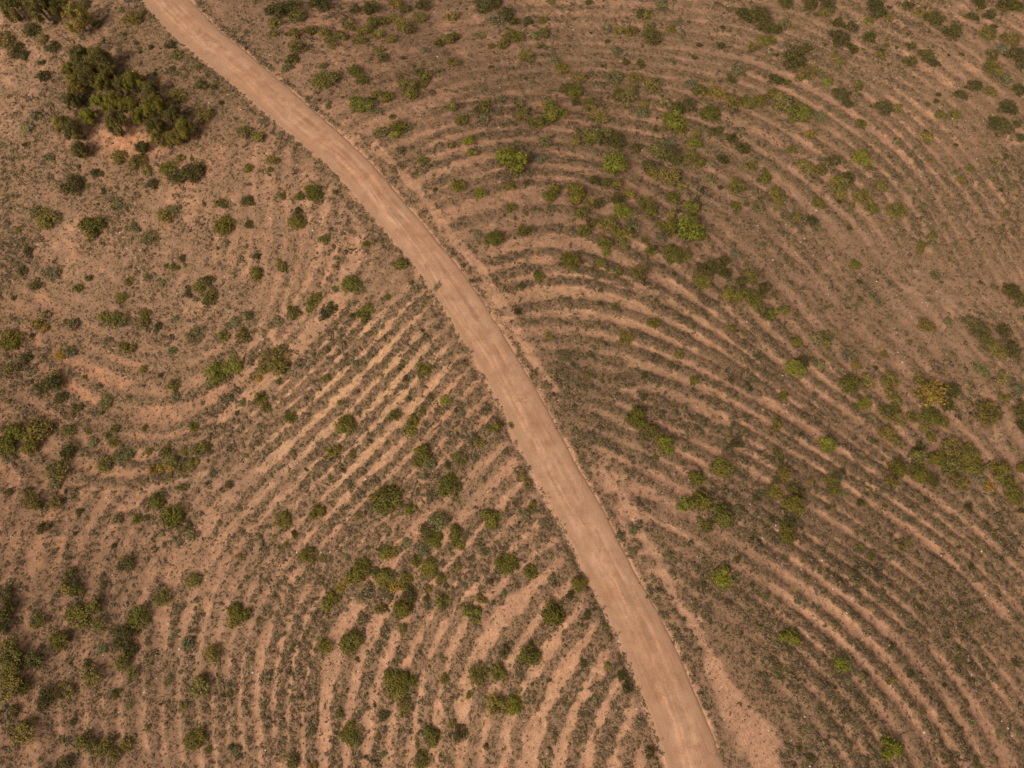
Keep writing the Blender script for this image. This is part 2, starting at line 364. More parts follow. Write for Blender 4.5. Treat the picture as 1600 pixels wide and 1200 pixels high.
def ground_material():
    m, n, b = mat('dry_soil')
    pos = n.nodes.new('ShaderNodeNewGeometry').outputs['Position']
    soil = node(n, 'ShaderNodeAttribute', attribute_name='soil').outputs['Color']
    cov = node(n, 'ShaderNodeAttribute', attribute_name='cover').outputs['Fac']
    n1 = noise(n, 1.6, 8, .62, pos); n2 = noise(n, 7, 5, .6, pos); n3 = noise(n, .45, 4, .5, pos)
    c = mixn(n, .85, soil, ramp(n, n1, [(.30, .66), (.5, 1.0), (.70, 1.25)]), 'MULTIPLY')
    c = mixn(n, .9, c, ramp(n, n2, [(.3, .66), (.5, 1.0), (.7, 1.22)]), 'MULTIPLY')
    pale = ramp(n, noise(n, 2.6, 7, .72, pos), [(.50, 0.0), (.66, .75)])
    c = mixn(n, pale, c, mixn(n, 1.0, c, (1.22, 1.28, 1.32), 'MULTIPLY'))
    dk = ramp(n, noise(n, 11, 5, .75, pos), [(.56, 0.0), (.66, .7)])
    c = mixn(n, dk, c, mixn(n, 1.0, c, (.58, .56, .56), 'MULTIPLY'))
    mt = node(n, 'ShaderNodeAttribute', attribute_name='mat').outputs['Fac']
    n5 = noise(n, 9, 6, .75, pos)
    am = n.nodes.new('ShaderNodeMath'); am.operation = 'ADD'; n.links.new(mt, am.inputs[0]); n.links.new(n5, am.inputs[1])
    c = mixn(n, ramp(n, am.outputs[0], [(.60, 0.0), (.95, .75), (1.4, .9)]), c, mixn(n, ramp(n, noise(n, 20, 4, .7, pos), [(.38, 0.0), (.60, 1.0)]), (.125, .078, .048), (.345, .208, .130)))
    # dead litter and tiny plants where things grow
    a = n.nodes.new('ShaderNodeMath'); a.operation = 'ADD'; n.links.new(cov, a.inputs[0]); n.links.new(n2, a.inputs[1])
    lit = ramp(n, a.outputs[0], [(.62, 0.0), (.98, .46), (1.5, .78)])
    n4 = noise(n, 16, 4, .7, pos)
    litc = mixn(n, ramp(n, n4, [(.35, 0.0), (.62, 1.0)]), (.13, .078, .045), (.29, .172, .100))
    c = mixn(n, lit, c, litc)
    # pebbles
    v = node(n, 'ShaderNodeTexVoronoi', Scale=5.5); n.links.new(pos, v.inputs['Vector'])
    sp = ramp(n, v.outputs['Distance'], [(.06, 1.0), (.13, 0.0)])
    sep = n.nodes.new('ShaderNodeSeparateColor'); n.links.new(v.outputs['Color'], sep.inputs[0])
    gate = ramp(n, sep.outputs[0], [(.80, 0.0), (.84, 1.0)])
    g2 = n.nodes.new('ShaderNodeMath'); g2.operation = 'MULTIPLY'; n.links.new(sp, g2.inputs[0]); n.links.new(gate, g2.inputs[1])
    c = mixn(n, g2.outputs[0], c, (.52, .42, .34))
    n.links.new(c, b.inputs['Base Color'])
    bump(n, b, n2, .6, .12)
    return m
def road_material():
    m, n, b = mat('packed_earth')
    pos = n.nodes.new('ShaderNodeNewGeometry').outputs['Position']
    uv = node(n, 'ShaderNodeAttribute', attribute_name='along').outputs['Vector']
    mp = node(n, 'ShaderNodeMapping'); mp.inputs['Scale'].default_value = (1.9, .10, 1); n.links.new(uv, mp.inputs['Vector'])
    streak = noise(n, 1.4, 7, .62, mp.outputs[0])
    mp2 = node(n, 'ShaderNodeMapping'); mp2.inputs['Scale'].default_value = (.35, .9, 1); n.links.new(uv, mp2.inputs['Vector'])
    n1 = noise(n, .55, 7, .6, pos); n2 = noise(n, 6, 6, .65, pos); n3 = noise(n, 24, 3, .6, pos)
    c = mixn(n, ramp(n, n1, [(.40, 0.0), (.60, 1.0)]), (.355, .202, .122), (.440, .262, .162))
    c = mixn(n, .9, c, ramp(n, streak, [(.30, .86), (.50, 1.0), (.72, 1.13)]), 'MULTIPLY')
    c = mixn(n, .8, c, ramp(n, n2, [(.3, .82), (.5, 1.0), (.72, 1.14)]), 'MULTIPLY')
    c = mixn(n, .6, c, ramp(n, n3, [(.3, .78), (.5, 1.0), (.75, 1.2)]), 'MULTIPLY')
    sx = n.nodes.new('ShaderNodeSeparateXYZ'); n.links.new(uv, sx.inputs[0])
    ab = n.nodes.new('ShaderNodeMath'); ab.operation = 'ABSOLUTE'; n.links.new(sx.outputs[0], ab.inputs[0])
    def mth(op, a, b, cc=None):
        x = n.nodes.new('ShaderNodeMath'); x.operation = op
        for q, v in enumerate((a, b, cc)):
            if v is None: continue
            if isinstance(v, (int, float)): x.inputs[q].default_value = v
            else: n.links.new(v, x.inputs[q])
        return x.outputs[0]
    mpw = node(n, 'ShaderNodeMapping'); mpw.inputs['Scale'].default_value = (0, .045, 1); n.links.new(uv, mpw.inputs['Vector'])
    sway = mth('MULTIPLY', mth('SUBTRACT', noise(n, 1.0, 3, .55, mpw.outputs[0]), .5), 4.5)
    for offs, wd, amp, gs in ((-.95, .13, 1.20, .16), (.60, .12, 1.18, .21), (-.45, .07, 1.22, .30), (1.0, .20, .86, .24), (-.66, .12, .87, .27), (.2, .25, .90, .19)):
        dd = mth('ABSOLUTE', mth('SUBTRACT', mth('ADD', sx.outputs[0], sway), offs), 0)
        line = ramp(n, mth('DIVIDE', dd, wd*3), [(.0, 1.0), (1.0, 0.0)])
        on = ramp(n, noise(n, gs, 4, .6, pos), [(.36, 0.0), (.54, 1.0)])
        c = mixn(n, mth('MULTIPLY', line, on), c, mixn(n, 1.0, c, (amp, amp, amp), 'MULTIPLY'))
    red_ = ramp(n, noise(n, .11, 3, .6, pos), [(.46, 0.0), (.62, .75)])
    c = mixn(n, red_, c, mixn(n, 1.0, c, (.93, .86, .82), 'MULTIPLY'))
    blot = ramp(n, noise(n, 1.3, 6, .7, pos), [(.30, .86), (.48, 1.0), (.70, 1.08)])
    c = mixn(n, .9, c, blot, 'MULTIPLY')
    a2 = n.nodes.new('ShaderNodeMath'); a2.operation = 'MULTIPLY_ADD'; a2.inputs[1].default_value = 1.6; n.links.new(n1, a2.inputs[0]); n.links.new(ab.outputs[0], a2.inputs[2])
    a3 = n.nodes.new('ShaderNodeMath'); a3.operation = 'MULTIPLY_ADD'; a3.inputs[1].default_value = 1.2; n.links.new(n2, a3.inputs[0]); n.links.new(a2.outputs[0], a3.inputs[2])
    mr = node(n, 'ShaderNodeMapRange', From_Min=2.6, From_Max=4.0); n.links.new(a3.outputs[0], mr.inputs['Value'])
    c = mixn(n, mr.outputs[0], c, (.315, .185, .112))
    # thin wandering runoff cracks
    wv = node(n, 'ShaderNodeTexVoronoi', Scale=.22); wv.feature = 'DISTANCE_TO_EDGE'
    nz = node(n, 'ShaderNodeTexNoise', Scale=.9, Detail=6.0); n.links.new(pos, nz.inputs['Vector'])
    va = node(n, 'ShaderNodeVectorMath'); va.operation = 'MULTIPLY_ADD'; va.inputs[1].default_value = (2.6, 2.6, 0)
    n.links.new(nz.outputs['Color'], va.inputs[0]); n.links.new(pos, va.inputs[2]); n.links.new(va.outputs[0], wv.inputs['Vector'])
    crack = ramp(n, wv.outputs['Distance'], [(.0, 1.0), (.012, 0.0)])
    gate = ramp(n, noise(n, .28, 3, .5, pos), [(.47, 0.0), (.55, .8)])
    g2 = n.nodes.new('ShaderNodeMath'); g2.operation = 'MULTIPLY'; n.links.new(crack, g2.inputs[0]); n.links.new(gate, g2.inputs[1])
    c = mixn(n, g2.outputs[0], c, (.24, .14, .095))
    v = node(n, 'ShaderNodeTexVoronoi', Scale=3.5); n.links.new(pos, v.inputs['Vector'])
    sp = ramp(n, v.outputs['Distance'], [(.05, 1.0), (.10, 0.0)])
    sep = n.nodes.new('ShaderNodeSeparateColor'); n.links.new(v.outputs['Color'], sep.inputs[0])
    gg = n.nodes.new('ShaderNodeMath'); gg.operation = 'MULTIPLY'; n.links.new(sp, gg.inputs[0]); n.links.new(ramp(n, sep.outputs[1], [(.88, 0.0), (.9, .8)]), gg.inputs[1])
    c = mixn(n, gg.outputs[0], c, (.22, .14, .10))
    n.links.new(c, b.inputs['Base Color'])
    ad = n.nodes.new('ShaderNodeMath'); ad.operation = 'ADD'; n.links.new(n2, ad.inputs[0]); n.links.new(streak, ad.inputs[1])
    bump(n, b, ad.outputs[0], .5, .08)
    return m
def leaf_material(name, use_obj=True, transl=.18):
    m, n, b = mat(name)
    if use_obj:
        base_ = n.nodes.new('ShaderNodeObjectInfo').outputs['Color']
    else:
        base_ = node(n, 'ShaderNodeAttribute', attribute_name='col').outputs['Color']
    t = node(n, 'ShaderNodeAttribute', attribute_name='tint').outputs['Fac']
    hue = mixn(n, t, (.66, .70, .80), (1.42, 1.36, .95))
    c = mixn(n, 1.0, base_, hue, 'MULTIPLY')
    n.links.new(c, b.inputs['Base Color'])
    b.inputs['Roughness'].default_value = .75
    tr = n.nodes.new('ShaderNodeBsdfTranslucent'); n.links.new(c, tr.inputs['Color'])
    mx = n.nodes.new('ShaderNodeMixShader'); mx.inputs[0].default_value = transl
    n.links.new(b.outputs[0], mx.inputs[1]); n.links.new(tr.outputs[0], mx.inputs[2])
    out = [x for x in n.nodes if x.type == 'OUTPUT_MATERIAL'][0]; n.links.new(mx.outputs[0], out.inputs[0])
    return m
M_ground = ground_material(); M_road = road_material()
M_leaf = leaf_material('bush_foliage'); M_leafv = leaf_material('shrub_foliage', False); M_scrub = leaf_material('scrub_foliage', False, .1)
M_needle = leaf_material('pine_needles', True, .5)
M_bark, n_, b_ = mat('bark'); c_ = mixn(n_, noise(n_, 9), (.09, .06, .045), (.22, .155, .11)); n_.links.new(c_, b_.inputs['Base Color'])
M_stone, n_, b_ = mat('limestone'); c_ = mixn(n_, noise(n_, 5), (.42, .33, .26), (.66, .58, .50)); n_.links.new(c_, b_.inputs['Base Color'])

# ------------------------------------------------------------------ mesh helper
def npmesh(name, V, faces, k, m, attrs=None, smooth_=False, cols=None):
    me = bpy.data.meshes.new(name); nv = len(V); nf = len(faces)
    me.vertices.add(nv); me.vertices.foreach_set('co', np.ascontiguousarray(V, np.float32).ravel())
    me.loops.add(nf*k); me.loops.foreach_set('vertex_index', np.ascontiguousarray(faces, np.int32).ravel())
    me.polygons.add(nf); me.polygons.foreach_set('loop_start', np.arange(0, nf*k, k, dtype=np.int32))
    if smooth_: me.polygons.foreach_set('use_smooth', np.ones(nf, bool))
    me.update(calc_edges=True)
    for a, v in (attrs or {}).items():
        x = me.attributes.new(a, 'FLOAT', 'POINT'); x.data.foreach_set('value', np.ascontiguousarray(v, np.float32).ravel())
    for a, v in (cols or {}).items():
        v = np.asarray(v, np.float32)
        if a == 'along': x = me.attributes.new(a, 'FLOAT_VECTOR', 'POINT'); x.data.foreach_set('vector', v.ravel())
        else:
            x = me.attributes.new(a, 'FLOAT_COLOR', 'POINT'); x.data.foreach_set('color', np.c_[v, np.ones(len(v), np.float32)].astype(np.float32).ravel())
    me.materials.append(m)
    return me
def link(name, me, parent=None, **tags):
    o = bpy.data.objects.new(name, me); C.objects.link(o); o.parent = parent
    for k, v in tags.items(): o[k] = v
    return o

# ------------------------------------------------------------------ the ground: one sheet, fine where the photograph looks, coarse to the horizon
def stretch(a, lo, hi, far):
    out_lo = [lo]; s = ST
    while out_lo[-1] > -far: s *= 1.16; out_lo.append(out_lo[-1]-s)
    out_hi = [hi]; s = ST
    while out_hi[-1] < far: s *= 1.16; out_hi.append(out_hi[-1]+s)
    return np.r_[out_lo[:0:-1], a, out_hi[1:]], len(out_lo)-1
AX, nx0 = stretch(FX, FX[0], FX[-1], 2500); AY, ny0 = stretch(FY, FY[0], FY[-1], 2500)
ax, ay = np.meshgrid(AX, AY)
inside = np.zeros(ax.shape, bool); inside[ny0:ny0+NY, nx0:nx0+NX] = True
AZ = np.zeros(ax.shape); AC = np.zeros(ax.shape); AS = np.ones(ax.shape+(3,))*base*.97
m = ~inside
s_, h_ = road_dist(ax[m], ay[m], 8)
AZ[m] = relief(ax[m], ay[m], s_)-.07*(np.abs(s_) < h_); AC[m] = .42+.25*fbm(ax[m], ay[m], 9, 81, 4)
AC[m] *= (np.abs(s_) > h_)
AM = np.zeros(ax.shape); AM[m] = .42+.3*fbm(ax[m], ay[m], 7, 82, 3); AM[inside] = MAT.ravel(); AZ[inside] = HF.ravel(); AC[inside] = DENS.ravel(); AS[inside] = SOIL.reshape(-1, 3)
ny, nx = ax.shape
idx = np.arange(ny*nx).reshape(ny, nx)
fc = np.stack([idx[:-1, :-1], idx[:-1, 1:], idx[1:, 1:], idx[1:, :-1]], -1).reshape(-1, 4)
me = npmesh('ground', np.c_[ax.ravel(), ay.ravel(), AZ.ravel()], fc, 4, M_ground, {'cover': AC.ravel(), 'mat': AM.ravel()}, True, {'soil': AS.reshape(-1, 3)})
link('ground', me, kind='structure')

# ------------------------------------------------------------------ the dirt road
na = 27; Lr = len(CLx)
tan = np.gradient(CLx, axis=0); tan /= np.hypot(*tan.T)[:, None]; nor = np.c_[tan[:, 1], -tan[:, 0]]
if ((Rw[150]-Lw[150]) @ nor[410]) < 0: nor = -nor
arc = np.r_[0, np.cumsum(np.hypot(*np.diff(CLx, axis=0).T))]
tt = np.linspace(-1, 1, na)
wl = HWx+.16*vnoise(arc, arc*0, 4.7, 90)+.10*vnoise(arc, arc*0, 1.1, 91)+.12; wr = HWx+.16*vnoise(arc, arc*0, 5.9, 92)+.10*vnoise(arc, arc*0, 1.2, 93)+.06
V = []; UV = []
for k, t in enumerate(tt):
    off_ = np.where(t < 0, t*wl, t*wr)
    p = CLx+nor*off_[:, None]
    inb = (np.abs(p[:, 0]) < 129) & (p[:, 1] > -44) & (p[:, 1] < 149)
    z = H(p[:, 0], p[:, 1])
    sd, hh = off_, HWx
    z = np.where(inb, z, relief(p[:, 0], p[:, 1], off_))
    rut = -.035*np.exp(-((np.abs(off_)-.8)/.22)**2)
    z = z+.03+.03*(1-abs(t)**2)+rut+.02*vnoise(p[:, 0], p[:, 1], 1.1, 95)+.015*vnoise(p[:, 0], p[:, 1], .5, 96)
    if k in (0, na-1): z = z-.16
    elif k in (1, na-2): z = z-.04
    V.append(np.c_[p, z]); UV.append(np.c_[off_, arc, arc*0])
V = np.stack(V, 1).reshape(-1, 3); UV = np.stack(UV, 1).reshape(-1, 3)
idx = np.arange(Lr*na).reshape(Lr, na)
fc = np.stack([idx[:-1, :-1], idx[:-1, 1:], idx[1:, 1:], idx[1:, :-1]], -1).reshape(-1, 4)
me = npmesh('dirt_road', V, fc, 4, M_road, None, True, {'along': UV})
me.flip_normals() if me.polygons[100].normal.z < 0 else None
link('dirt_road', me, kind='structure')

# ------------------------------------------------------------------ scrub, grass tufts and stones: ground cover nobody could count
def visible_band(x, y, mg):
    z = H(x, y); dz_ = z-CAMH; # camera space
    cz = -( -y*st + dz_*ct); cy_ = y*ct+dz_*st
    d = y*st-dz_*ct
    u = x/d*F+800; v = 600-(y*ct+dz_*st)/d*F
    return (u > -mg) & (u < 1600+mg) & (v > -mg) & (v < 1200+mg)
def leafset(n, r, flat_, size, seed, up=.5):
    """n triangles spread through a dome of radius 1"""
    g = np.random.default_rng(seed)
    d = g.normal(size=(n, 3)); d[:, 2] = np.abs(d[:, 2])*.9; d /= np.linalg.norm(d, axis=1)[:, None]
    rad = g.uniform(.35, 1.0, n)**.6
    c = d*rad[:, None]; c[:, 2] *= flat_
    nrm = d+g.normal(size=(n, 3))*.55; nrm[:, 2] += up; nrm /= np.linalg.norm(nrm, axis=1)[:, None]
    a = np.cross(nrm, g.normal(size=(n, 3))); a /= np.linalg.norm(a, axis=1)[:, None]; b = np.cross(nrm, a)
    s = size*g.uniform(.7, 1.35, n)[:, None]
    v = np.stack([c+a*s, c-a*s*.5+b*s*.6, c-a*s*.5-b*s*.6], 1)
    return v.reshape(-1, 3), np.repeat(g.uniform(0, 1, n), 3)
def scatter(name, x, y, rad, hgt, col, protos, m, zz=None, **tags):
    which = rng.integers(0, len(protos), len(x)); VV = []; TT = []; CC = []
    z = HG(x, y) if zz is None else zz
    for k, (pv, pt) in enumerate(protos):
        s = which == k; q = s.sum()
        if not q: continue
        a = rng.uniform(0, 2*math.pi, q); ca = np.cos(a)[:, None]; sa = np.sin(a)[:, None]
        r = rad[s][:, None]; asp = rng.uniform(.75, 1.3, q)[:, None]
        vx = pv[None, :, 0]*r*asp; vy = pv[None, :, 1]*r/asp
        X = vx*ca-vy*sa+x[s][:, None]; Y = vx*sa+vy*ca+y[s][:, None]; Z = pv[None, :, 2]*hgt[s][:, None]+z[s][:, None]-.02
        VV.append(np.stack([X, Y, Z], -1).reshape(-1, 3)); TT.append(np.tile(pt, q)); CC.append(np.repeat(col[s], len(pv), 0))
    V = np.concatenate(VV); T_ = np.concatenate(TT); Cc = np.concatenate(CC)
    me = npmesh(name, V, np.arange(len(V)).reshape(-1, 3), 3, m, {'tint': T_}, False, {'col': Cc})
    return link(name, me, kind='stuff', **tags)
def sample(N, power, bias=0.0):
    x = rng.uniform(X0+1, X1-1, N); y = rng.uniform(Y0+1, Y1-1, N)
    k = visible_band(x, y, 130); x, y = x[k], y[k]
    d = bil(DENS, X0, Y0, ST, x, y)
    k = rng.uniform(0, 1, len(x)) < np.clip(d+bias, 0, 1)**power
    return x[k], y[k]
pal_s = np.array([[.150,.112,.066],[.170,.122,.076],[.128,.102,.054],[.195,.132,.088],[.115,.088,.056],[.145,.122,.060],[.205,.148,.096]])
# grey green thyme and heather tufts
x, y = sample(760000, 1.7)
u = vnoise(x, y, 4.5, 101); r = rng.gamma(3.2, .041, len(x))*(1+.35*u); r = np.clip(r, .05, .50)
ci = np.clip(((vnoise(x, y, 6, 102)+1)*1.6+rng.uniform(0, 4, len(x))), 0, 6).astype(int)
col = pal_s[ci]*rng.uniform(.55, 1.15, (len(x), 1))
scatter('scrub_cover', x, y, r, r*rng.uniform(.45, .85, len(x)), col, [leafset(13, 1, .8, .42, 200+k) for k in range(16)], M_scrub,
        label='low grey green scrub growing in rows along the terraces', category='scrub')
print('scrub tufts', len(x))
# small dry tufts and straw
x, y = sample(620000, .7, .12); k = rng.uniform(0, 1, len(x)) < .25+.95*bil(MAT, X0, Y0, ST, x, y); x, y = x[k], y[k]
r = rng.uniform(.04, .13, len(x)); pal_g = np.array([[.19,.140,.078],[.25,.175,.100],[.13,.100,.052],[.16,.105,.066],[.115,.095,.045]])
col = pal_g[rng.integers(0, 5, len(x))]
scatter('dry_grass', x, y, r, r*1.0, col, [leafset(7, 1, .9, .6, 300+k, .3) for k in range(10)], M_scrub,
        label='tiny dry grass tufts and dead twigs over the bare soil', category='dry grass')
# thinner scrub on the slopes outside the picture
N = 90000; x = rng.uniform(-260, 260, N); y = rng.uniform(-120, 330, N)
o_k = ((x < X0+.5) | (x > X1-.5) | (y < Y0+.5) | (y > Y1-.5)) & (fbm(x, y, 12, 150, 3) > -.35); x, y = x[o_k], y[o_k]; so, ho = road_dist(x, y, 8); k = np.abs(so) > ho+.3; x, y, so = x[k], y[k], so[k]
r = rng.gamma(3, .16, len(x)); r = np.clip(r, .12, 1.3); col = np.where((r > .8)[:, None], np.array([[.10,.088,.03]]), pal_s[rng.integers(0, 7, len(x))])*rng.uniform(.7, 1.1, (len(x), 1))
scatter('distant_scrub', x, y, r, r*.7, col, [leafset(16, 1, .8, .4, 360+k) for k in range(8)], M_scrub, relief(x, y, so)-.03, label='scrub on the slopes around the terraced ground', category='scrub')
# weeds and crumbs creeping over the road shoulders
N = 15000; k = rng.integers(0, len(CLx)-1, N); f_ = rng.uniform(0, 1, N)[:, None]; p = CLx[k]*(1-f_)+CLx[k+1]*f_; tg = CLx[k+1]-CLx[k]; tg /= np.hypot(*tg.T)[:, None]; nn = np.c_[tg[:, 1], -tg[:, 0]]
sd = rng.choice([-1, 1], N, p=[.3, .7]); p = p+nn*(sd*(HWx[k]+rng.normal(.22, .30, N)))[:, None]
g_ = vnoise(p[:, 0], p[:, 1], 2.4, 140) > -.4; x, y = p[g_, 0], p[g_, 1]; v_ = visible_band(x, y, 100) & (x > X0) & (x < X1) & (y > Y0) & (y < Y1); x, y = x[v_], y[v_]
xr = []
for q in range(2600):
    k_ = int(rng.integers(0, len(CLx)-1)); d_ = CLx[k_+1]-CLx[k_]; d_ = d_/np.hypot(*d_); o_2 = rng.normal(0, .62)*HWx[k_]
    if abs(o_2) < HWx[k_] and rng.uniform() < .5: xr.append(CLx[k_]+np.array([d_[1], -d_[0]])*o_2)
xr = np.array(xr); v_ = visible_band(xr[:, 0], xr[:, 1], 60) & (xr[:, 0] > X0) & (xr[:, 1] > Y0) & (xr[:, 1] < Y1); nr_ = int(v_.sum()); x = np.r_[x, xr[v_, 0]]; y = np.r_[y, xr[v_, 1]]
r = np.clip(rng.gamma(2.5, .05, len(x)), .04, .32); r[-nr_:] = np.clip(r[-nr_:]*.8, .04, .12); col = pal_s[rng.integers(0, 7, len(x))]*rng.uniform(.9, 1.3, (len(x), 1))
scatter('verge_weeds', x, y, r, r*.8, col, [leafset(11, 1, .8, .45, 340+k) for k in range(8)], M_scrub, label='low dry weeds along both shoulders of the dirt road', category='weeds')
# stones
N = 26000; x = rng.uniform(X0+1, X1-1, N); y = rng.uniform(Y0+1, Y1-1, N)
k = visible_band(x, y, 60) & ((np.abs(bil(S, X0, Y0, ST, x, y)) > 2.6)) & (fbm(x, y, 6, 120, 3) > .05); x, y = x[k], y[k]
pv = np.array([[1,0,0],[.2,.9,.05],[-.9,.3,0],[-.5,-.8,.02],[.5,-.7,0],[.1,.1,.7]], float); pf = [(0,1,5),(1,2,5),(2,3,5),(3,4,5),(4,0,5)]
r = np.clip(rng.gamma(2.2, .018, len(x)), .02, .15)
a = rng.uniform(0, 6.283, len(x)); ca = np.cos(a)[:, None]; sa = np.sin(a)[:, None]; z = HG(x, y)
Xs = (pv[:, 0]*ca-pv[:, 1]*sa)*r[:, None]+x[:, None]; Ys = (pv[:, 0]*sa+pv[:, 1]*ca)*r[:, None]+y[:, None]; Zs = pv[:, 2]*r[:, None]+z[:, None]-.003
V = np.stack([Xs, Ys, Zs], -1).reshape(-1, 3); fcs = (np.arange(len(x))[:, None, None]*6+np.array(pf)[None]).reshape(-1, 3)
link('loose_stones', npmesh('loose_stones', V, fcs, 3, M_stone), kind='stuff', label='small pale stones scattered between the scrub rows', category='stones')

# ------------------------------------------------------------------ bushes
def crown_mesh(name, seed, clumps, leaves, leaf, flat_, m, shape='dome', spread=.62, cr=(.26, .44)):
    g = np.random.default_rng(seed); V = []; T_ = []
    for k in range(clumps):
        if shape == 'dome':
            d = g.normal(size=3); d[2] = abs(d[2]); d /= np.linalg.norm(d); rr = g.uniform(.25, 1)**.5*spread
            c = np.array([d[0]*rr, d[1]*rr, (.28+d[2]*rr*.85)*flat_])
        r = g.uniform(*cr); n = int(leaves*g.uniform(.75, 1.25)*(r/.35)**2)
        tone = g.uniform(.1, .75)
        d = g.normal(size=(n, 3)); d[:, 2] += .35; d /= np.linalg.norm(d, axis=1)[:, None]
        bump_ = 1+.25*np.sin(d[:, 0]*5+k)*np.cos(d[:, 1]*6+k*2)
        q = c+d*(r*g.uniform(.55, 1.05, n)*bump_)[:, None]*np.array([1, 1, flat_*.95])
        nr = d+g.normal(size=(n, 3))*.6; nr /= np.linalg.norm(nr, axis=1)[:, None]
        a = np.cross(nr, g.normal(size=(n, 3))); a /= np.linalg.norm(a, axis=1)[:, None]; b = np.cross(nr, a)
        s = leaf*g.uniform(.6, 1.4, n)[:, None]
        v = np.stack([q+a*s, q+b*s*.45, q-a*s*.8, q-b*s*.45], 1)
        V.append(v.reshape(-1, 3)); T_.append(np.repeat(np.clip(tone+g.normal(size=n)*.22, 0, 1), 4))
    V = np.concatenate(V); V[:, 2] = np.maximum(V[:, 2], .01)
    e = max(np.percentile(np.abs(V[:, 0]), 97), np.percentile(np.abs(V[:, 1]), 97)); V[:, :2] /= e
    return npmesh(name, V, np.arange(len(V)).reshape(-1, 4), 4, m, {'tint': np.concatenate(T_)})
def stem_mesh(name, seed, n=6, reach=.55, hgt=.6, rad=.035, m=M_bark):
    g = np.random.default_rng(seed); V = []; Fc = []
    for k in range(n):
        a = g.uniform(0, 6.283); p0 = np.array([0, 0, -.12]); p1 = np.array([math.cos(a)*reach*.45, math.sin(a)*reach*.45, hgt*.5]); p2 = np.array([math.cos(a+.4)*reach, math.sin(a+.4)*reach, hgt*g.uniform(.8, 1.15)])
        o = len(V)
        for p, r in ((p0, rad*1.5), (p1, rad), (p2, rad*.35)):
            for q in range(5): V.append(p+np.array([math.cos(q*1.2566)*r, math.sin(q*1.2566)*r, 0]))
        for s in range(2):
            for q in range(5): Fc.append((o+s*5+q, o+s*5+(q+1) % 5, o+s*5+5+(q+1) % 5, o+s*5+5+q))
    return npmesh(name, np.array(V), np.array(Fc), 4, m)
